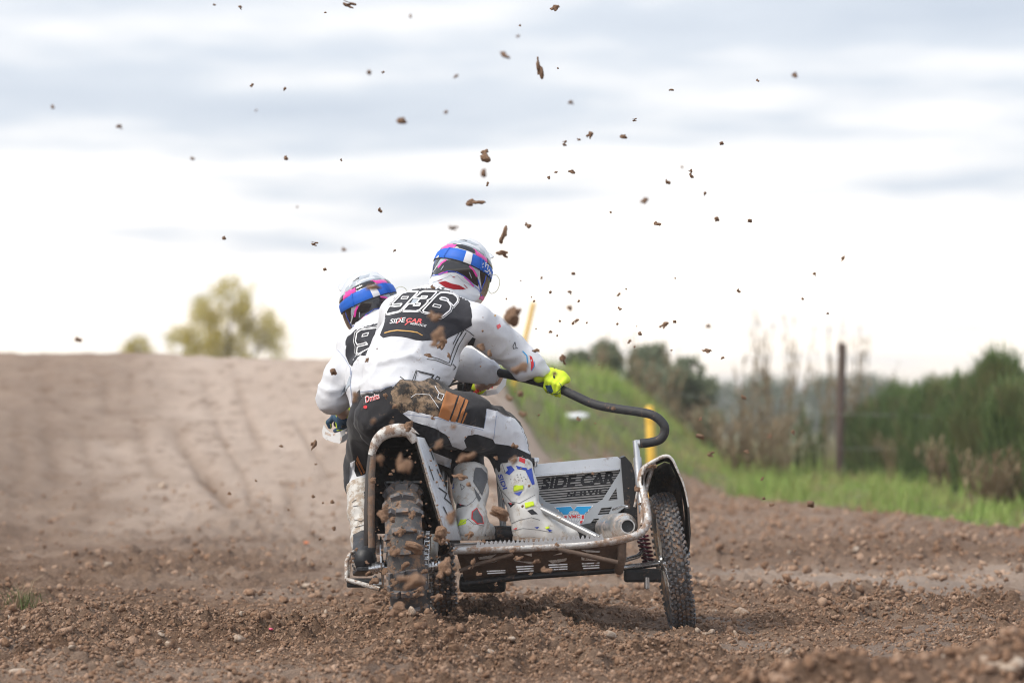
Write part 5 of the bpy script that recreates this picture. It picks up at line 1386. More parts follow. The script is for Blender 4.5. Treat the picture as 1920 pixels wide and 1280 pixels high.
def glove_grip(name, person, c, axis, back, r_bar, mat, wrist, side=1, wr=.036):
    """a hand closed round a bar: palm, four unequal fingers bent at two knuckles, thumb from the side of the palm"""
    c = Vector(c); ax_ = Vector(axis).normalized(); bk = (Vector(back) - ax_ * Vector(back).dot(ax_)).normalized(); up_ = ax_.cross(bk) * side
    f = Field(c - Vector((.10,) * 3), c + Vector((.10,) * 3), .0045)
    def at(along, ang, rad): return c + ax_ * along + (bk * math.cos(ang) + up_ * math.sin(ang)) * rad
    rb = r_bar + .011
    for k, (al, ln, rr_) in enumerate(((-.036, .92, .0105), (-.012, 1.0, .0112), (.012, .97, .0108), (.034, .82, .0095))):
        f.chain([at(al * 1.05, -.1, rb + .012), at(al, .75, rb + .014), at(al, 1.75 * ln, rb + .005), at(al, 2.8 * ln, rb + .001)], [rr_ * 1.12, rr_ * 1.1, rr_, rr_ * .9], .003 if k else 0)
    f.chain([at(-.028, -.3, rb + .014), at(.028, -.3, rb + .013)], [.017, .016], .012)
    f.chain([at(-.024, -.8, rb + .018), at(.024, -.8, rb + .018)], [.019, .018], .014)
    f.chain([at(-.034, -1.0, rb + .010), at(-.050, -1.7, rb + .006), at(-.046, -2.5, rb + .002)], [.014, .0125, .0105], .006)
    w_ = Vector(wrist); f.chain([at(0, -.55, rb + .020), at(0, -.7, rb + .03).lerp(w_, .5), w_], [.027, .028, wr], .014)
    f.cut(-(np.sqrt(((f.p - np.array(c, np.float32)) ** 2).sum(-1) - ((f.p - np.array(c, np.float32)) @ np.array(ax_, np.float32)) ** 2) - r_bar * .96))
    return grow_mesh(name, f, mat, person, 2)

# ================= passenger
pas = empty('person', P(800, 1015, .25), 'person in white jersey numbered 936 crouching over the platform and gripping the black rail', 'person', 'riders on the sidecar motorcycle')
J = dict(pelvis=P(757, 768, .27), waist=P(765, 705, .36), chest=P(806, 618, .50), neck=P(846, 568, .68), head=P(866, 511, .74),
         ls=P(748, 590, .58), rs=P(888, 606, .50), re=P(956, 656, .66), rwr=P(1021, 709, .66), le=P(735, 690, .82), lw=P(800, 735, .98),
         rh=P(812, 776, .28), rk=P(950, 826, .50), ra=P(983, 975, .34), lh=P(722, 788, .30), lk=P(868, 848, .60), la=P(878, 972, .36))
f = Field(*around(J.values(), .15), .017)
f.chain([J['pelvis'], J['waist'], J['chest']], [.115, .105, .125], .04, ((0, 1, 0), 1.1)).chain([J['chest'], J['neck'], J['head']], [.085, .046, .055], .02)
f.ell(J['head'], (.085, .10, .115), .02).ell(Vector(J['head']) + Vector((0, .10, -.02)), (.016, .022, .024), .01)
f.chain([J['rs'], J['re'], J['rwr']], [.06, .045, .03], .02).chain([J['ls'], J['le'], J['lw']], [.06, .045, .03], .02)
f.chain([J['rh'], J['rk'], J['ra']], [.085, .055, .04], .02).chain([J['lh'], J['lk'], J['la']], [.085, .055, .04], .02)
grow_mesh('body', f, m_skin, pas)

f = Field(*around([J[k] for k in ('waist', 'chest', 'neck', 'ls', 'rs', 're', 'rwr', 'le', 'lw')] + [P(765, 745, .30)], .20), .0098)
F1 = ((0, 1, 0), 1.25)
f.chain([P(749, 752, .29), P(757, 706, .37), P(777, 660, .44), P(803, 615, .50), P(812, 588, .56)], [.166, .166, .172, .160, .105], .06, F1)
f.chain([P(752, 594, .57), P(800, 578, .58), P(862, 590, .54)], [.068, .076, .070], .06)
f.chain([P(826, 590, .58), P(846, 570, .68)], [.09, .062], .04)
f.chain([J['rs'], P(920, 628, .58), J['re'], P(990, 684, .66), J['rwr']], [.090, .082, .072, .060, .046], .035)
f.chain([J['ls'], P(738, 640, .72), J['le'], J['lw']], [.086, .078, .066, .046], .03)
f.plane(P(745, 729, .25), (.17, -.1, -1), .004).plane(J['rwr'], Vector(J['rwr']) - Vector(P(990, 684, .66)), .003)
jer = grow_mesh('jersey', f, m_jersey, pas, 2, [dict(amp=.020, scale=7, stretch=(.75, .6, 1.5), seed=3, thr=.35, calm=(1.20, .25)), dict(amp=.007, scale=15, stretch=(.8, .7, 1.3), seed=5, thr=.3, calm=(1.20, .4))])
f = Field(*around([J[k] for k in ('pelvis', 'rh', 'rk', 'ra', 'lh', 'lk', 'la')] + [P(765, 720, .3)], .18), .0098)
f.chain([P(764, 742, .33), P(755, 766, .28)], [.130, .172], .05, ((0, 1, 0), 1.15)).ell(P(800, 778, .26), (.14, .14, .13), .06).ell(P(718, 785, .28), (.105, .13, .12), .05)
f.chain([P(805, 776, .27), P(880, 793, .38), P(930, 810, .47), J['rk'], P(962, 874, .47)], [.130, .115, .094, .076, .076], .03)
f.chain([P(722, 792, .30), P(800, 822, .46), J['lk'], P(876, 885, .50)], [.118, .105, .086, .075], .03)
tro = grow_mesh('trousers', f, m_trous, pas, 2, [dict(amp=.014, scale=8, stretch=(1.2, .6, 1.0), seed=13, thr=.35), dict(amp=.006, scale=18, seed=15, thr=.3)])

JB, TB = [bvh_of(jer)], [bvh_of(tro)]
z3 = lambda L: [(700 + a / 7.53, 530 + b / 7.53) for a, b in L]
z4 = lambda L: [(650 + a / 5.818, 680 + b / 5.818) for a, b in L]
back = [(95, 740), (140, 780), (260, 755), (470, 775), (600, 810), (690, 822), (870, 808), (1020, 808), (1060, 780), (1240, 690), (1392, 605), (1395, 480), (1385, 380), (1368, 290), (1318, 205), (1312, 140), (1230, 105), (1000, 68), (640, 78), (480, 105), (300, 215), (240, 290), (180, 400), (160, 560), (110, 700)]
decal('back_panel', fill([z3(back)], step=2.5), JB, .0012, m_jpanel, jer)
zn = lambda L: [(715 + a / 12, 535 + b / 12) for a, b in L]
nine = [(815, 165), (565, 160), (460, 205), (270, 405), (258, 440), (330, 435), (468, 428), (435, 476), (305, 484), (200, 475), (160, 530), (118, 625), (150, 655), (390, 600), (455, 560), (600, 400), (815, 180)]
three = [(1235, 155), (960, 150), (900, 175), (735, 305), (890, 300), (915, 260), (1040, 262), (1005, 305), (870, 310), (790, 415), (880, 415), (860, 462), (725, 468), (745, 425), (620, 430), (500, 560), (520, 580), (780, 590), (860, 560), (1000, 430), (1050, 370), (1035, 355), (1110, 310), (1235, 175)]
six = [(1615, 475), (1700, 380), (1715, 330), (1690, 270), (1610, 210), (1450, 178), (1330, 180), (1250, 230), (1100, 390), (935, 570), (945, 600), (1000, 615), (1100, 630), (1220, 710), (1290, 730), (1360, 705), (1530, 570), (1555, 480), (1520, 420), (1470, 360), (1330, 330), (1310, 315), (1345, 285), (1440, 295), (1500, 335), (1490, 360)]
holes = [[(480, 268), (620, 268), (590, 315), (450, 318)], [(1185, 430), (1340, 465), (1310, 515), (1150, 480)]]
num = []
for d_ in (nine, three, six): num += stroke(zn(d_), 2.5, True)
for d_ in holes: num += stroke(zn(d_), 1.5, True)
decal('number_print', fill(num, step=0), JB, .0042, m_inkw, jer)
outer = []
def shift(d_, c, s_): return [(c[0] + (a - c[0]) * s_, c[1] + (b - c[1]) * s_) for a, b in d_]
outer += stroke(zn([(830, 135), (560, 135), (440, 170), (250, 370), (130, 560), (95, 640), (110, 675), (160, 680), (430, 610), (470, 580), (500, 605), (790, 610), (880, 585), (910, 620), (980, 645), (1090, 660), (1220, 750), (1300, 765), (1390, 735), (1570, 590), (1595, 500), (1625, 515), (1735, 390), (1748, 330), (1720, 250), (1620, 190), (1450, 150), (1300, 150), (1260, 130), (960, 128), (860, 165)]), 1.0, True)
decal('number_outline', fill(outer, step=0), JB, .0030, m_inkw, jer)
decal('name_print', letters('REFF', zn([(1200, 95)])[0], zn([(1770, 185)])[0], 6.0, .55, .03, bend=1.6), JB, .003, m_inkw, jer)
decal('name_print', letters('JONK', zn([(600, 118)])[0], zn([(1160, 98)])[0], 3.6, .5, .02, bend=.8), JB, .003, m_inkw, jer)
decal('number_badge', fill([zn([(715, 325), (830, 322), (775, 410), (665, 412)])], step=0), JB, .003, m_hgrey, jer)
decal('sponsor_print', letters('SIDE', z3([(232, 585)])[0], z3([(440, 560)])[0], 8.6, .45, .01), JB, .003, m_inkw, jer)
decal('sponsor_print', letters('CAR', z3([(452, 562)])[0], z3([(680, 578)])[0], 8.6, .35, .03), JB, .003, m_redl, jer)
decal('sponsor_print', letters('SERVICE', z3([(515, 590)])[0], z3([(735, 628)])[0], 4.2, .4, .01), JB, .003, m_inkw, jer)
decal('sponsor_print', fill(stroke(z3([(335, 580), (400, 500)]), 1.4) + stroke(z3([(450, 600), (520, 545)]), 1.6), step=0), JB, .0034, m_redl, jer)
decal('gold_line', fill(stroke(z3([(165, 712), (240, 690), (340, 675), (520, 688), (620, 706)]), 1.9) + stroke(z3([(620, 706), (690, 748)]), 1.2), step=0), JB, .003, m_gold, jer)
ln = []
for L_ in ([(1210, 692), (1122, 862)], [(1246, 688), (1152, 880)], [(1278, 668), (1185, 800), (1138, 905), (1100, 1010), (1070, 1128), (1040, 1128), (930, 1080), (812, 1045)], [(1310, 700), (1200, 880), (1130, 1060), (1090, 1170), (1000, 1140), (880, 1095), (755, 1078)],
           [(1290, 660), (1350, 690), (1420, 745)], [(1120, 1150), (1160, 1190), (1130, 1225)], [(965, 870), (940, 920), (915, 912)], [(1300, 940), (1270, 1020), (1210, 1110)]): ln += stroke(z3(L_), 1.3)
for L_ in ([(585, 155), (632, 192), (715, 195), (755, 85), (950, 132), (905, 215)], [(762, 100), (740, 196)], [(790, 104), (935, 140), (925, 160), (890, 218)], [(985, 145), (950, 195), (1000, 240)], [(980, 150), (1012, 160), (1000, 190), (975, 190)]): ln += stroke(z4(L_), 1.5)
decal('seam_lines', fill(ln, step=0), JB, .0026, m_ink, jer)
decal('side_gusset', fill([z3([(1400, 765), (1445, 785), (1400, 920), (1300, 1040), (1205, 1135), (1280, 1010), (1335, 910), (1330, 850)])], step=2), JB, .002, m_ink, jer)
decal('hem_stitch', fill(stroke(z4([(150, 318), (370, 290), (500, 248), (620, 196)]), 1.0), step=0), JB, .002, m_stitch, jer)
z5 = lambda L: [(780 + a / 4, 440 + b / 4) for a, b in L]
decal('sleeve_badge', fill([z5([(600, 680), (628, 668), (636, 690), (612, 710)])], step=0), JB, .002, m_redl, jer)
decal('sleeve_badge', fill(stroke(z5([(725, 835), (740, 805), (750, 850), (730, 855)]), 1.2, True) + stroke(z5([(755, 850), (762, 852)]), 1.2), step=0), JB, .002, m_ink, jer)
decal('sleeve_badge', fill([z5([(850, 905), (868, 915), (885, 965), (880, 1000), (862, 1020), (862, 970)])], step=0), JB, .002, m_inkr, jer)
decal('sleeve_badge', fill(stroke(z5([(800, 875), (830, 905), (838, 965)]), 2.0) + stroke(z5([(885, 950), (888, 985), (868, 1018)]), 1.4), step=0), JB, .0024, m_inkb, jer)
decal('cuff_print', letters('JOPA', z5([(845, 1104)])[0], z5([(935, 1122)])[0], 7, .2, .02), JB, .002, m_ink, jer)
decal('sleeve_badge', fill([z5([(585, 602), (600, 600), (596, 614), (586, 614)])], step=0), JB, .002, m_gold, jer)
# trouser panels
def ragged(L, amp):
    out = []
    for i in range(len(L)):
        a, b = np.array(L[i]), np.array(L[(i + 1) % len(L)]); q = max(1, int(np.linalg.norm(b - a) / 2.2))
        out += [tuple(a + (b - a) * j / q + rng.normal(size=2) * amp * .6) for j in range(q)]
    return out
decal('mud_patch', fill([ragged(z4([(478, 335), (540, 240), (620, 140), (720, 100), (850, 120), (985, 220), (1108, 318), (1060, 420), (990, 585), (880, 560), (720, 525), (650, 525), (600, 545), (540, 500), (470, 440), (500, 390)]), 1.8)], step=2), TB, .0012, m_seat_mud, tro)
for L_ in ([(836, 733), (858, 742), (841, 789), (821, 781)], [(861, 742), (871, 747), (853, 791), (844, 789)], [(873, 748), (878, 751), (863, 792), (857, 791)], [(873, 772), (876, 774), (867, 794), (865, 793)]):
    decal('orange_panel', fill([L_], step=2), TB, .0022, m_orange, tro)
wp = [(755, 775), (766, 769), (790, 774), (822, 781), (863, 793), (907, 803), (912, 766), (932, 770), (965, 785), (990, 815), (1000, 856), (965, 838), (950, 834), (928, 831), (924, 823), (895, 814), (877, 816), (870, 825), (875, 838), (868, 843), (848, 836), (838, 816), (815, 802), (775, 790)]
decal('white_panel', fill([wp], step=2), TB, .0016, m_twhite, tro)
decal('white_panel', fill([z4([(905, 955), (1145, 1050), (1135, 1150), (980, 1085)])], step=2), TB, .0016, m_twhite, tro)
decal('panel_seam', fill(stroke([(912, 772), (907, 803)], 1.0) + stroke([(930, 779), (925, 823)], 1.0) + stroke([(757, 776), (822, 784), (905, 806)], .9), step=0), TB, .0024, m_stitch, tro)
decal('belt_print', letters('Dmits', z4([(212, 440)])[0], z4([(365, 392)])[0], 12, .2, .03), TB, .0024, m_inkw, tro)
decal('belt_print', letters('Dmits', z4([(218, 438)])[0], z4([(362, 393)])[0], 10.5, .2, .0), TB, .0034, m_inkr, tro)
decal('belt_badge', fill([disc(z4([(208, 482)])[0], 3.6, 12, 3.2)], step=0), TB, .0024, m_inkr, tro)
decal('pocket_outline', fill(stroke(z4([(1000, 340), (990, 385), (1035, 412), (1062, 350), (1010, 335), (985, 300), (960, 255)]), 1.1) + stroke(z4([(700, 380), (760, 340), (900, 350), (1000, 490)]), .8), step=0), TB, .003, m_inkw, tro)

# boots
def boot(person, knee, ank, heel, toe, r_top, mat, sole_mat, label=None, foot_r=.040):
    knee, ank, heel, toe = (Vector(q) for q in (knee, ank, heel, toe))
    f = Field(*around([knee, ank, heel, toe], .11), .0066)
    d1 = (toe - heel).normalized(); mid = heel.lerp(toe, .5); top = knee
    f.chain([top, top.lerp(ank, .45), ank], [r_top, r_top * .93, r_top * .74], .03)
    f.chain([ank, heel + Vector((0, 0, .028))], [r_top * .74, .046], .03)
    f.chain([ank + d1 * .02, heel.lerp(toe, .55) + Vector((0, 0, .020)), toe + Vector((0, 0, .006))], [r_top * .70, foot_r * 1.08, foot_r * .86], .035)
    f.chain([heel + Vector((0, 0, .01)), toe], [.042, foot_r * .9], .02)
    f.plane(heel - Vector((0, 0, .018)), d1.cross(Vector((0, 0, 1)).cross(d1)).normalized() * -1, .004)
    f.plane(top, top - ank, .006)
    sh = top - ank; sn_ = sh.normalized()
    o = grow_mesh('boot', f, mat, person, 1, [dict(amp=.004, scale=16, seed=23, thr=.45)])
    if label: o['label'] = label
    mb = MB()   # sole
    s_ = d1.cross(Vector((0, 0, 1))).normalized(); dn = s_.cross(d1).normalized(); dn = dn if dn.z < 0 else -dn
    ring_ = []
    for t, w in ((-.20, .016), (-.14, .034), (.1, .040), (.4, .038), (.72, .046), (1.0, .040), (1.12, .022)):
        ring_.append((heel.lerp(toe, t), w))
    top_r = [p_ + s_ * w for p_, w in ring_] + [p_ - s_ * w for p_, w in reversed(ring_)]
    mb.rings([[q + dn * .012 for q in top_r], [q + dn * .030 for q in top_r]])
    mb.build('sole', sole_mat, o, bevel=.003)
    return o
bR = boot(pas, P(963, 874, .47), P(986, 968, .35), P(980, 1000, .33), P(1068, 1006, .36), .083, m_boot, m_bootd, 'white boot with blue lettering and lime buckles')
bL = boot(pas, P(882, 880, .46), P(882, 968, .34), P(878, 999, .28), P(912, 997, .50), .076, m_boot, m_bootd, 'white boot stained beige with a grey mesh panel')
z_ = lambda L: [(840 + a / 6.4, 840 + b / 6.4) for a, b in L]
RB, LB = [bvh_of(bR)], [bvh_of(bL)]
decal('boot_lettering', letters('SIDI', z_([(600, 322)])[0], z_([(664, 496)])[0], 8.2, 0, .02, up=(.93, -.30)), RB, .002, m_dkb, bR)
for mt, L_ in ((m_dkb, [(700, 220), (760, 210), (800, 260), (740, 322), (690, 295), (722, 262)]), (m_dkb, [(812, 208), (940, 238), (960, 272), (835, 252)]), (m_dkb, [(930, 275), (1000, 235), (1038, 430), (1008, 442)]),
              (m_dkb, [(790, 538), (896, 512), (856, 572)]), (m_ink, [(950, 748), (1010, 730), (1078, 790), (1000, 796)]), (m_ink, [(715, 650), (812, 660), (755, 712)]), (m_inkr, [(735, 655), (770, 655), (760, 680)]), (m_inkr, [(780, 968), (830, 950), (822, 972)]),
              (m_inkr, [(850, 95), (925, 130), (920, 185), (848, 155)]), (m_dkb, [(1190, 965), (1255, 985), (1215, 1002)]), (m_dkb, [(1035, 945), (1095, 940), (1070, 965)])):
    decal('boot_print', fill([z_(L_)], step=2.5), RB, .0016, mt, bR)
decal('boot_perforation', fill([disc(z_([q])[0], .95, 7) for q in ((755, 375), (805, 378), (840, 345), (870, 318), (885, 356), (895, 390), (850, 385), (910, 345), (930, 370), (830, 320))], step=0), RB, .0016, m_ink, bR)
decal('boot_seam', fill(stroke(z_([(545, 175), (640, 160), (690, 300)]), .9) + stroke(z_([(640, 500), (760, 640), (860, 660), (1040, 560)]), .9) + stroke(z_([(770, 900), (860, 860), (1000, 830), (1100, 860)]), .9) + stroke(z_([(775, 990), (900, 960), (1100, 980), (1250, 1010)]), .9) + stroke(z_([(690, 700), (640, 520), (560, 330), (520, 290)]), 1.1), step=0), RB, .0016, m_grey, bR)
for L_ in ([(790, 455), (905, 445), (905, 495), (790, 520)], [(920, 662), (1020, 645), (1030, 692), (930, 720)], [(1170, 945), (1212, 940), (1210, 965), (1176, 968)]):
    o = decal('buckle', fill([z_(L_)], step=2.5), RB, .006, m_lime, bR)
    if o: o.modifiers.new('thickness', 'SOLIDIFY').thickness = .006
for mt, L_ in ((m_grey, [(330, 230), (400, 235), (460, 300), (470, 380), (405, 570), (300, 400), (310, 290)]), (m_grey, [(310, 470), (395, 600), (370, 645), (330, 560)]), (m_inkr, [(345, 712), (410, 815), (428, 905), (350, 912), (278, 850), (284, 760)]),
              (m_grey, [(345, 724), (402, 820), (415, 895), (352, 898), (292, 845), (298, 768)]), (m_ink, [(118, 655), (225, 690), (105, 725)]), (m_inkr, [(140, 668), (185, 680), (150, 690)]), (m_grey, [(440, 1020), (548, 1130), (430, 1140)]), (m_lime, [(150, 855), (222, 850), (216, 905), (108, 945)])):
    decal('boot_print', fill([z_(L_)], step=2.5), LB, .0016 if mt is not m_grey else .0024, mt, bL)
decal('boot_lettering', letters('SIDI', z_([(26, 352)])[0], z_([(44, 512)])[0], 6.5, 0, .02, up=(.98, -.15)), LB, .002, m_dkb, bL)
decal('boot_seam', fill(stroke(z_([(150, 430), (200, 460), (165, 500)]), 1.0, True) + stroke(z_([(105, 700), (230, 690), (300, 640), (470, 400)]), .9) + stroke(z_([(100, 950), (240, 850), (300, 905), (430, 930)]), .9), step=0), LB, .0016, m_grey, bL)
hp_ = make_helmet(pas, HM, 0)
SB = [local_bvh(place(SV, HM), SF)]
decal('strap_lettering', fill([zh(q) for q in stroke([(1090, 610), (1140, 530), (1190, 520), (1175, 590), (1120, 600)], 16) + stroke([(1180, 560), (1230, 560), (1215, 640)], 15) + stroke([(1150, 650), (1210, 690), (1250, 640), (1262, 720)], 14) + stroke([(1230, 740), (1275, 690), (1280, 780)], 13)], step=0), SB, .002, m_inkw, hp_)
decal('strap_lettering', fill([zh(q) for q in stroke([(262, 470), (290, 420), (325, 390), (300, 450)], 14)], step=0), SB, .002, m_inkw, hp_)
# gripping hand on the rail
gc = P(1044, 726, .634)
gR = glove_grip('glove', pas, gc, P(1062, 734, .60) - P(1035, 723, .64), (-.1, -.35, .95), .0195, m_lime, J['rwr'] + (Vector(P(990, 684, .66)) - Vector(J['rwr'])) * .3, wr=.038)
GBV = [bvh_of(gR)]
decal('glove_palm', fill([[(1022, 722), (1033, 721), (1038, 734), (1034, 737), (1026, 736)]], step=2), GBV, .0015, m_navy, gR)
decal('glove_vent', fill([[(1038, 700), (1041, 706), (1040, 710), (1037, 708)]], step=0), GBV, .0015, m_ink, gR)
decal('knuckle_seam', fill(stroke([(1049, 718), (1053, 724), (1050, 730), (1044, 735)], .9) + stroke([(1038, 738), (1046, 738), (1053, 733)], 1.0), step=0), GBV, .0015, m_navy, gR)
glove_grip('glove', pas, J['lw'] + Vector((.0, .05, -.02)), (1, .2, 0), (0, -1, .4), .014, m_lime, J['lw'])

# ================= rider at the handlebar
rid = empty('person', P(690, 1085, .40), 'person in a black and white jersey steering at the handlebar, mostly hidden behind the other', 'person', 'riders on the sidecar motorcycle')
K = dict(pelvis=P(722, 775, .62), waist=P(718, 715, .70), chest=P(722, 655, .84), neck=P(710, 612, .93), head=P(694, 575, 1.02), ls=P(662, 660, .84), rs=P(800, 655, .86), le=P(622, 748, .80), lw=P(648, 779, .99), re=P(925, 705, .84), rwr=P(898, 724, 1.04),
         lh=P(696, 788, .62), lk=P(680, 872, .86), la=P(684, 1018, .52), rh=P(752, 788, .62), rk=P(792, 880, .90), ra=P(800, 1010, .60))
f = Field(*around(K.values(), .15), .017)
f.chain([K['pelvis'], K['waist'], K['chest']], [.11, .10, .12], .04).chain([K['chest'], K['neck'], K['head']], [.10, .055, .06], .03).ell(K['head'], (.085, .10, .115), .02)
f.ell(Vector(K['head']) + Vector((0, .10, -.02)), (.016, .022, .024), .01)
for a, b, c in (('ls', 'le', 'lw'), ('rs', 're', 'rwr')): f.chain([K[a], K[b], K[c]], [.06, .042, .03], .02)
for a, b, c in (('lh', 'lk', 'la'), ('rh', 'rk', 'ra')): f.chain([K[a], K[b], K[c]], [.08, .055, .04], .02)
grow_mesh('body', f, m_skin, rid)
f = Field(*around([K[k] for k in ('waist', 'chest', 'neck', 'ls', 'rs', 'le', 'lw', 're', 'rwr')] + [P(718, 770, .64)], .18), .0098)
f.chain([P(722, 765, .63), P(722, 712, .70), P(726, 660, .82), P(722, 630, .88)], [.150, .150, .150, .115], .05, ((0, 1, 0), 1.2))
f.chain([P(668, 650, .84), P(720, 632, .88), P(796, 650, .86)], [.068, .080, .07], .06).chain([P(718, 630, .9), K['neck']], [.10, .07], .05)
f.chain([K['ls'], P(640, 702, .80), K['le'], P(632, 768, .90), K['lw']], [.074, .070, .066, .056, .046], .03)
f.chain([K['rs'], P(868, 682, .84), K['re'], K['rwr']], [.082, .070, .062, .046], .03)
f.plane(P(718, 772, .6), (0, -.2, -1), .004).plane(K['lw'], Vector(K['lw']) - Vector(P(632, 768, .90)), .003).plane(K['rwr'], Vector(K['rwr']) - Vector(K['re']), .003)
jr = grow_mesh('jersey', f, m_jersey, rid, 2, [dict(amp=.014, scale=8, stretch=(1, .6, 1.2), seed=33, thr=.35), dict(amp=.006, scale=16, seed=35, thr=.3)])
f = Field(*around([K[k] for k in ('pelvis', 'lh', 'lk', 'la', 'rh', 'rk', 'ra')], .17), .0105)
f.chain([P(722, 748, .66), P(722, 780, .62)], [.15, .155], .05).chain([P(697, 790, .62), P(688, 840, .76), K['lk'], P(676, 912, .78)], [.098, .088, .076, .070], .03).chain([P(752, 790, .62), K['rk'], P(798, 930, .8)], [.115, .085, .07], .03)
tr = grow_mesh('trousers', f, m_trous, rid, 2, [dict(amp=.009, scale=9, seed=43, thr=.35)])
b2 = boot(rid, P(677, 912, .76), P(683, 1015, .55), P(684, 1058, .40), P(680, 1066, .66), .066, m_boot2, m_bootk, 'white boot with a black foot on the footpeg')
boot(rid, P(798, 930, .80), P(800, 1010, .62), P(800, 1050, .50), P(800, 1056, .74), .072, m_boot, m_bootk, 'white boot hidden behind the rear mudguard')
z1 = lambda L: [(590 + a / 4.925, 500 + b / 4.925) for a, b in L]
JB2, TB2, BB2 = [bvh_of(jr)], [bvh_of(tr)], [bvh_of(b2)]
decal('back_panel', fill([z1([(285, 690), (300, 650), (380, 580), (620, 505), (760, 540), (700, 760), (560, 800), (400, 832), (345, 920), (320, 900), (285, 820)])], step=2.5), JB2, .0012, m_jpanel, jr)
decal('number_print', fill(stroke(z1([(640, 560), (430, 585), (392, 612), (380, 690), (396, 722), (478, 702), (490, 720), (398, 742), (392, 800), (412, 806), (600, 700)]), 2.0) + stroke(z1([(500, 612), (450, 625), (440, 648), (490, 638)]), 1.4, True), step=0), JB2, .003, m_inkw, jr)
decal('number_outline', fill(stroke(z1([(640, 545), (420, 572), (372, 610), (362, 695), (378, 735), (376, 800), (405, 822), (440, 800)]), .9), step=0), JB2, .003, m_inkw, jr)
decal('name_print', letters('JOHAN', z1([(390, 588)])[0], z1([(610, 528)])[0], 6, .3, .02), JB2, .003, m_inkw, jr)
decal('arm_seam', fill(stroke(z1([(215, 770), (275, 840), (330, 930), (335, 1000)]), .9) + stroke(z1([(345, 960), (330, 1080), (345, 1200), (350, 1320)]), 1.0), step=0), JB2, .002, m_stitch, jr)
decal('arm_grey_panel', fill([z1([(322, 1010), (335, 1010), (330, 1090), (290, 1150), (235, 1200), (250, 1150), (300, 1080)])], step=2), JB2, .0016, m_hgrey, jr)  # flat grey print along the inner sleeve
z7 = lambda L: [(640 + a / 5.333, 880 + b / 5.333) for a, b in L]
for L_ in ([(120, 1010), (200, 1190), (185, 1210), (105, 1050)], [(105, 1065), (172, 1215), (158, 1228), (100, 1090)]): decal('orange_panel', fill([z4(L_)], step=2), TB2, .002, m_orange, tr)
decal('white_panel', fill([z4([(40, 1090), (92, 1060), (85, 1180), (110, 1245), (170, 1230), (240, 1190), (240, 1330), (180, 1310), (120, 1340), (60, 1400), (30, 1300)])], step=2), TB2, .0016, m_twhite, tr)
decal('thigh_line', fill(stroke(z4([(205, 762), (235, 800), (268, 832)]), 1.0), step=0), TB2, .002, m_inkw, tr)
decal('boot_foot', fill([z7([(120, 650), (200, 610), (300, 590), (350, 640), (360, 1100), (90, 1100), (110, 900)])], step=2.5), BB2, .0016, m_bootk, b2)
decal('boot_lettering', letters('SIDI', z7([(222, 222)])[0], z7([(232, 335)])[0], 8, 0, .02, up=(1, -.1)), BB2, .002, m_ink, b2)
decal('boot_print', fill([disc(z7([(265, 686)])[0], 4, 10, 3)], step=0), BB2, .003, m_inkr, b2)
decal('boot_print', fill(stroke(z7([(130, 500), (200, 520), (265, 470)]), .9) + stroke(z7([(110, 330), (150, 300)]), .9) + stroke(z7([(120, 370), (170, 360)]), .9) + stroke(z7([(140, 580), (240, 550)]), .9) + stroke(z7([(240, 490), (270, 480)]), 2.2), step=0), BB2, .002, m_ink, b2)
RM = Matrix.Translation(P(693, 572, 1.02)) @ Matrix.Rotation(R(6), 4, 'Z') @ Matrix.Rotation(R(-21), 4, 'Y') @ Matrix.Rotation(R(12), 4, 'X')
make_helmet(rid, RM, 1)
g1 = glove_grip('glove', rid, P(640, 795, 1.04), P(664, 788, 1.08) - P(628, 795, 1.02), (0, -.75, .6), .012, m_navy, K['lw'], wr=.046)
G1B = [bvh_of(g1)]
f = Field(*around([K['lw'], P(655, 780, .99), P(664, 790, 1.02)], .07), .006); f.chain([K['lw'] + Vector((.005, 0, .01)), P(658, 784, 1.0), P(664, 796, 1.03)], [.050, .036, .020])
grow_mesh('glove_cuff', f, m_lime, g1)
decal('glove_stripe', fill(stroke([(619, 794), (621, 803)], 1.4) + stroke([(630, 792), (632, 802)], 1.4) + stroke([(612, 782), (610, 792), (613, 802)], 2.0) + stroke([(632, 806), (645, 806)], 1.6), step=0), G1B, .0015, m_lime, g1)
g2 = glove_grip('glove', rid, P(898, 727, 1.09), P(915, 726, 1.06) - P(872, 728, 1.14), (0, -.8, .6), .012, m_lime, K['rwr'])
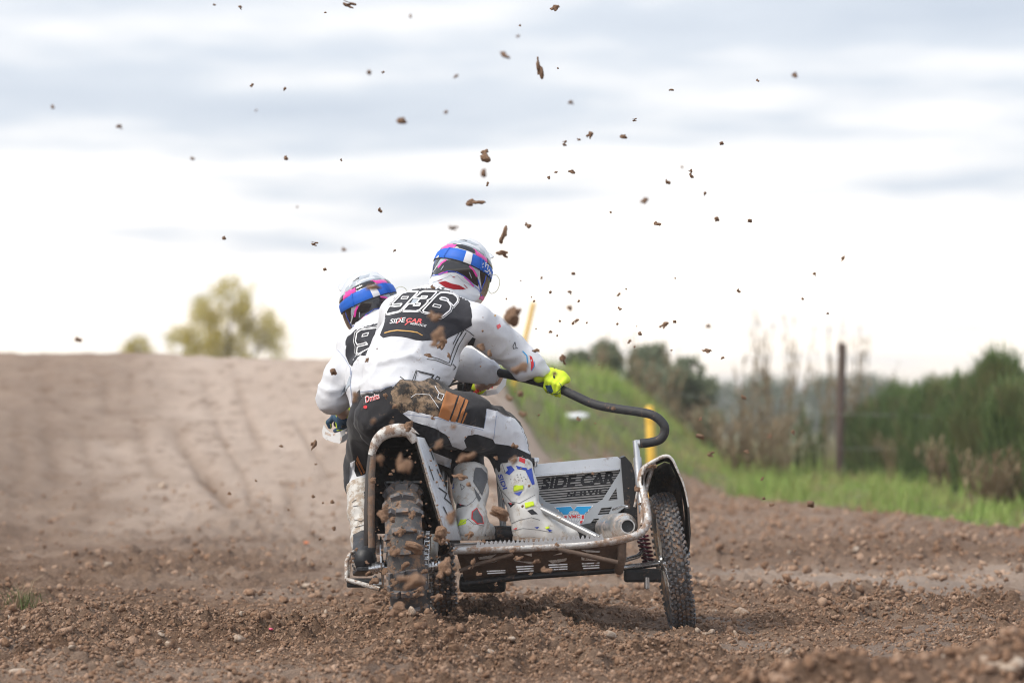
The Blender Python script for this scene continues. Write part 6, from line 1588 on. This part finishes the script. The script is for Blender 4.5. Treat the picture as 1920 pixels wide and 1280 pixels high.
# ------------------------------------------------------------------ mud clods flung into the air
m_clod, t_, b_ = new_mat('flying_mud'); g = G(t_); co = g.co()
cc = g.mix(g.noise(co, 1.6, 5, 0.65), (0.38, 0.21, 0.128), (0.66, 0.42, 0.28))
g.l(g.mix(g.ramp(g.noise(co, 7, 4, 0.7), [(0.5, 0.0), (0.75, 1.0)]), cc, (0.70, 0.49, 0.36)), b_.inputs['Base Color'])
b_.inputs['Roughness'].default_value = 0.9; b_.inputs['Specular IOR Level'].default_value = 0.3
g.l(g.bump(g.noise(co, 6, 6, 0.7), 0.8, 0.12), b_.inputs['Normal'])
def clod_mesh(seed, arms):
    r_ = np.random.default_rng(seed); f = Field((-1.25,) * 3, (1.25,) * 3, .105)
    p0 = np.zeros(3); pts = [p0]; f.ell((0, 0, 0), tuple(r_.uniform(.30, .55, 3)))
    for k in range(arms):
        a = pts[r_.integers(0, len(pts))]; b = np.clip(a + r_.normal(size=3) * .45, -.8, .8); pts.append(b)
        f.cone(a, b, r_.uniform(.16, .34), r_.uniform(.09, .26), .12)
    V_, F_ = f.mesh(); N_ = vnormals(V_, F_)
    n_ = vnoise3(V_[:, 0] * 3.5 + 9, V_[:, 1] * 3.5 + 9, V_[:, 2] * 3.5 + 9, seed) + .6 * vnoise3(V_[:, 0] * 8 + 9, V_[:, 1] * 8 + 9, V_[:, 2] * 8 + 9, seed + 1) - .8
    V_ = V_ + N_ * (n_ * .26)[:, None]
    c = (V_.max(0) + V_.min(0)) / 2; V_ = (V_ - c) / ((V_.max(0) - V_.min(0)) / 2)       # fills the unit box
    me = mesh_from(V_, F_, 'mud_clod'); me.materials.append(m_clod); return me
CL = [clod_mesh(500 + k, 2 + k % 5) for k in range(12)]
v, f = lump_mesh(700, 2, .5); FK = []
for s in range(4):
    v, f = lump_mesh(700 + s, 2, .5, (1, .85, .8)); FK.append(mesh_from(v, f, 'fleck')); FK[-1].materials.append(m_clod)
DEP = dict(s=-.35, m=-1.7, b=-3.9, f=.3)
rc = np.random.default_rng(77)
LAND = [('high in the left of the sky', 250, 150), ('at the top of the sky above the riders', 700, 110), ('high in the middle of the sky', 1000, 60), ('in the sky right of the hooked clod', 1080, 290), ('high in the right of the sky', 1330, 160), ('in the right of the sky', 1320, 390),
        ('left of the front helmet', 560, 430), ('just above the rear helmet', 870, 410), ('right of the rear helmet', 1030, 500), ('right of the slanting yellow pole', 1130, 590), ('above the bushes on the bank', 1280, 620), ('above the tall dry weeds', 1500, 540), ('before the grass bank under the rail', 1020, 770),
        ('before the grass beyond the sidecar mudguard', 1360, 820), ('low over the grass edge', 1450, 930), ('before the dirt jump', 480, 900), ('in front of the front rider\'s sleeve', 640, 700), ('in front of the white jersey back', 820, 660), ('in front of the outstretched forearm', 950, 700), ('in front of the muddy trousers', 760, 775),
        ('in front of the thighs', 890, 830), ('in front of the rear mudguard', 750, 860), ('in front of the rear tyre tread', 755, 980), ('left of the rear axle', 690, 1075), ('right of the rear axle', 835, 1060), ('at the foot of the rear tyre', 765, 1165), ('in front of the platform skirt', 980, 1055), ('beside the sidecar wheel', 1220, 930),
        ('between the two boots', 915, 950), ('over the soil beyond the sidecar wheel', 1430, 1050), ('over the near soil', 420, 1190), ('in front of the radiator', 1080, 930)]
def where(px, py): return min(LAND, key=lambda q: (q[1] - px) ** 2 + (q[2] - py) ** 2)[0]
def clod(px, py, w, h, cat='s', label=None, zone=None, ang=None, meshes=None):
    y = DEP[cat] + rc.uniform(-.12, .12); sc = (y + 16) / FPX
    o = bpy.data.objects.new('mud_clod' if meshes is None else 'mud_fleck', (meshes or CL)[int(rc.integers(0, len(meshes or CL)))])
    o.location = P(px, py, y); o.scale = (w / 2 * sc, (w + h) / 4 * sc, h / 2 * sc)
    a = ang if ang is not None else rc.uniform(-.45, .45)
    o.rotation_euler = (0, a, 0); COL.objects.link(o)
    wh = where(px, py)
    if meshes: return tag(o, 'tiny pale fleck of mud flying ' + wh, 'mud fleck', 'mud flecks ' + wh)
    size = 'big' if w * h > 330 else 'small' if w * h < 75 else 'middling'
    shape = 'flat' if w > 1.35 * h else 'upright' if h > 1.25 * w else 'roundish'
    return tag(o, label or f'{size} {shape}{" blurred" if cat == "b" else ""} mud clod flying {wh}', 'mud clod', 'mud clods ' + wh)
big = [(655, 9, 30, 13, 'm', 'flat mud clod at the top edge above the riders', 'sky', .3), (1012, 128, 15, 50, 'm', 'long upright mud clod highest in the middle of the sky', 'sky', -.12), (911, 292, 30, 30, 'm', 'hooked mud clod in the sky above the helmet', 'sky', .5), (893, 378, 42, 13, 'm', 'long flat mud clod just above the helmet', 'head', 0),
       (944, 440, 16, 42, 'm', 'upright mud clod right of the rear helmet', 'head', .15), (941, 476, 28, 18, 'm', 'spiky mud clod beside the blue goggle strap', 'head', 0), (962, 592, 38, 46, 'b', 'large blurred mud clod beside the raised right shoulder', 'head', .5), (820, 632, 48, 36, 'b', 'large blurred mud clod over the number 936 panel', 'body', -.6),
       (828, 645, 22, 26, 's', 'rounded mud clod below the large one on the black panel', 'body', .2), (902, 650, 22, 17, 'm', 'oval mud clod in front of the armpit', 'body', .3), (975, 690, 34, 34, 'b', 'blurred mud clod in front of the outstretched forearm', 'body', .5), (700, 538, 36, 14, 'b', 'blurred mud clod over the front rider\'s goggle strap', 'head', -.1),
       (665, 744, 22, 24, 'b', 'blurred mud clod over the front rider\'s elbow', 'body', -.5), (712, 862, 18, 26, 'b', 'blurred mud clod at the left side of the rear mudguard', 'wheel', .3), (758, 868, 36, 46, 'b', 'large blurred mud clod inside the mouth of the rear mudguard', 'wheel', 0), (766, 798, 20, 28, 's', 'jagged mud clod above the rear mudguard', 'wheel', .6),
       (874, 856, 46, 22, 'b', 'long blurred mud clod in front of the black thigh', 'body', -.6), (862, 893, 36, 15, 's', 'long mud clod crossing the top of the stained boot', 'body', .4), (963, 864, 20, 24, 'b', 'blurred mud clod at the top of the lettered boot', 'body', 0), (937, 962, 44, 28, 'm', 'broad mud clod between the two boots', 'low', .4),
       (846, 969, 24, 36, 'b', 'blurred mud clod left of the stained boot', 'wheel', .4), (826, 1003, 28, 44, 's', 'large sharp mud clod right of the chain', 'wheel', .25), (776, 1026, 44, 26, 's', 'large sharp mud clod in front of the rear tyre', 'wheel', .35), (750, 997, 24, 22, 's', 'sharp mud clod on the middle of the rear tyre', 'wheel', .4),
       (719, 964, 30, 30, 'm', 'mud clod at the left shoulder of the rear tyre', 'wheel', .4), (771, 1090, 66, 44, 'b', 'largest blurred mud clod low in front of the rear tyre', 'wheel', .2), (832, 1065, 46, 38, 'm', 'big mud clod right of the rear axle', 'wheel', -.5), (743, 1142, 44, 36, 'm', 'big mud clod at the foot of the rear tyre', 'wheel', 0),
       (695, 1141, 32, 18, 'm', 'flat mud clod left of the rear tyre near the ground', 'wheel', 0), (819, 1120, 28, 20, 's', 'mud clod under the chain', 'wheel', 0), (846, 1186, 20, 32, 'm', 'upright mud clod just off the ground right of the rear tyre', 'wheel', .3), (853, 1214, 28, 20, 'b', 'blurred mud clod nearest the ground before the rear tyre', 'wheel', 0),
       (674, 1112, 20, 13, 's', 'small mud clod under the footpeg', 'wheel', 0), (588, 834, 14, 26, 's', 'ragged mud clod left of the white hand guard', 'left', .2), (1055, 674, 15, 24, 'm', 'reddish mud clod above the gloved hand on the rail', 'right', 0), (1245, 610, 24, 14, 'm', 'mud clod right of the slanting yellow pole', 'right', -.4),
       (1520, 945, 17, 16, 'm', 'round mud clod over the dirt short of the grass', 'right', 0), (1025, 1067, 26, 15, 'm', 'mud clod in front of the skirt slots', 'low', 0), (1296, 326, 9, 21, 's', 'splinter shaped mud clod in the right of the sky', 'sky', -.3)]
for px, py, w, h, c, lab, zn_, a in big: clod(px, py, w * .86, h * .86, c, lab, zn_, a)
small = dict(sky=[(450, 14, 8, 8, 'm'), (402, 9, 6, 5, 'm'), (1040, 15, 18, 14, 's'), (947, 103, 24, 12, 'b'), (99, 200, 9, 9, 'b'), (223, 238, 12, 10, 'b'), (472, 160, 7, 9, 'm'), (534, 167, 7, 7, 'm'), (692, 136, 9, 9, 'b'), (718, 136, 7, 6, 'm'), (753, 226, 20, 14, 'b'), (855, 143, 9, 9, 'b'), (1259, 169, 10, 5, 's'), (1190, 225, 9, 6, 's'), (1421, 151, 7, 6, 's'), (1070, 193, 10, 10, 'b'), (836, 211, 9, 9, 'b'), (971, 68, 7, 7, 'b'), (1106, 254, 15, 15, 'm'), (1059, 269, 9, 11, 'm'), (1085, 262, 8, 6, 'm'), (1169, 256, 15, 9, 'm'), (907, 324, 12, 18, 'b'), (914, 345, 8, 8, 's'), (1353, 269, 8, 7, 's'), (1252, 341, 9, 12, 'm'), (1072, 322, 15, 8, 's'), (1029, 333, 7, 7, 's'), (1042, 323, 8, 5, 's'), (536, 296, 8, 10, 'm'), (361, 297, 8, 8, 'b'), (1208, 376, 15, 15, 'b'), (1233, 419, 15, 9, 's'), (1344, 411, 9, 10, 'm'), (1406, 414, 9, 7, 's'), (1145, 398, 5, 5, 's'), (1322, 363, 6, 8, 'm'), (1279, 313, 6, 6, 'b'), (1490, 141, 12, 12, 'b'), (480, 207, 5, 5, 'b'), (640, 300, 5, 5, 's'), (770, 30, 7, 9, 'b'), (610, 24, 5, 4, 's'), (975, 48, 5, 5, 'm'), (1046, 128, 4, 4, 's'), (1580, 485, 6, 14, 's'), (1527, 514, 7, 8, 'm'), (1385, 545, 8, 8, 's')],
             head=[(850, 427, 20, 9, 'b'), (990, 422, 12, 14, 'm'), (420, 446, 8, 8, 'm'), (590, 457, 13, 8, 's'), (645, 467, 9, 9, 'b'), (713, 394, 9, 10, 's'), (557, 388, 5, 5, 'b'), (609, 505, 7, 6, 's'), (1015, 521, 6, 6, 'm'), (1075, 513, 8, 6, 'm'), (812, 538, 10, 8, 's'), (740, 470, 6, 5, 's'), (880, 382, 14, 10, 'm')],
             right=[(1068, 577, 13, 11, 'b'), (1068, 548, 9, 8, 'm'), (1160, 552, 8, 8, 'm'), (1162, 578, 8, 8, 's'), (1080, 602, 14, 8, 'm'), (1200, 625, 8, 8, 's'), (1265, 603, 7, 6, 's'), (1005, 657, 15, 9, 's'), (1032, 622, 8, 6, 's'), (1325, 657, 19, 9, 's'), (1355, 671, 7, 6, 's'), (1328, 612, 10, 10, 'b'), (1180, 640, 9, 8, 'm'), (1394, 744, 9, 12, 'm'), (1313, 818, 18, 9, 'm'), (1313, 785, 8, 8, 's'), (1443, 817, 10, 10, 'b'), (1400, 846, 12, 8, 'm'), (1487, 811, 8, 12, 'm'), (1333, 851, 14, 11, 'm'), (1429, 897, 6, 9, 's'), (1432, 934, 6, 6, 's'), (1447, 945, 10, 8, 's'), (980, 775, 16, 14, 'b'), (976, 738, 12, 12, 'b'), (1040, 700, 10, 10, 'b'), (1150, 765, 9, 7, 'm'), (1085, 785, 9, 9, 'm'), (1505, 560, 5, 5, 's'), (1552, 588, 5, 5, 's'), (1375, 1070, 7, 5, 's'), (1490, 1032, 6, 5, 's')],
             left=[(527, 836, 9, 5, 's'), (430, 925, 8, 7, 's'), (623, 940, 8, 8, 's'), (626, 990, 9, 9, 's'), (587, 930, 7, 7, 's'), (592, 870, 6, 5, 's'), (147, 636, 14, 12, 'b'), (541, 955, 5, 5, 's'), (600, 1010, 6, 6, 's'), (480, 900, 5, 5, 's'), (325, 1205, 14, 14, 'b'), (620, 1055, 7, 7, 's')],
             body=[(625, 697, 12, 14, 's'), (688, 675, 9, 9, 's'), (815, 592, 28, 24, 'b'), (803, 666, 17, 8, 's'), (842, 668, 7, 16, 's'), (918, 662, 9, 14, 's'), (955, 745, 16, 14, 'b'), (722, 742, 10, 12, 's'), (740, 762, 10, 9, 'm'), (822, 833, 22, 16, 'b'), (965, 835, 14, 12, 's'), (700, 900, 12, 12, 's'), (880, 1003, 18, 16, 's'), (783, 770, 8, 8, 's'), (706, 820, 9, 9, 'b'), (812, 782, 9, 10, 's'), (850, 800, 12, 10, 'b'), (930, 858, 10, 8, 's'), (700, 790, 12, 12, 'b'), (735, 792, 8, 7, 'b')],
             wheel=[(788, 997, 17, 8, 's'), (740, 1033, 22, 18, 'm'), (726, 1070, 22, 15, 's'), (702, 1090, 18, 18, 's'), (753, 1172, 10, 10, 's'), (777, 1189, 20, 10, 's'), (810, 1151, 10, 9, 's'), (874, 1210, 14, 13, 's'), (886, 1055, 9, 20, 's'), (760, 1060, 20, 14, 's'), (735, 1115, 22, 16, 's'), (785, 1110, 24, 18, 's'), (765, 1150, 26, 20, 's'), (800, 1175, 16, 12, 's'), (720, 1165, 20, 12, 's'), (705, 1125, 14, 10, 's'), (660, 1050, 10, 12, 's'), (668, 1030, 8, 8, 's'), (690, 1075, 12, 8, 's'), (895, 1118, 12, 10, 's'), (730, 1020, 10, 9, 's'), (775, 960, 9, 8, 's'), (745, 945, 8, 8, 's'), (850, 1120, 10, 8, 's'), (865, 1150, 12, 10, 's')],
             low=[(972, 1045, 20, 10, 's'), (1005, 1053, 16, 9, 'm'), (960, 1032, 10, 8, 's'), (898, 1075, 12, 9, 's'), (1045, 1020, 9, 8, 's'), (1195, 915, 12, 14, 's'), (1222, 875, 20, 9, 's'), (1112, 887, 6, 6, 's'), (1200, 945, 7, 8, 's'), (1280, 1088, 8, 8, 's'), (995, 1075, 8, 6, 's'), (930, 1095, 7, 7, 's')])
for zn_, L_ in small.items():
    for px, py, w, h, c in L_: clod(px, py, w, h, c, None, zn_)
for i in range(46):      # the roost that leaves the tyre
    t = rc.uniform(0, 1) ** 1.4; px, py = 768 + rc.normal() * (22 + 60 * t) + 30 * t, 1195 - 300 * t + rc.normal() * 10
    w = rc.uniform(5, 13); clod(px, py, w, w * rc.uniform(.6, 1.2), rc.choice(['s', 's', 'm']), None, 'wheel')
for i in range(150):      # flecks in the mouth of the mudguard and round the tyre
    px, py = rc.uniform(700, 860), rc.uniform(815, 1190)
    if i > 110: px, py = rc.normal(1050, 150), rc.uniform(520, 960)
    r_ = rc.uniform(2.0, 5.0)
    clod(px, py, r_, r_ * rc.uniform(.8, 1.6), 's', None, 'wheel', None, FK)
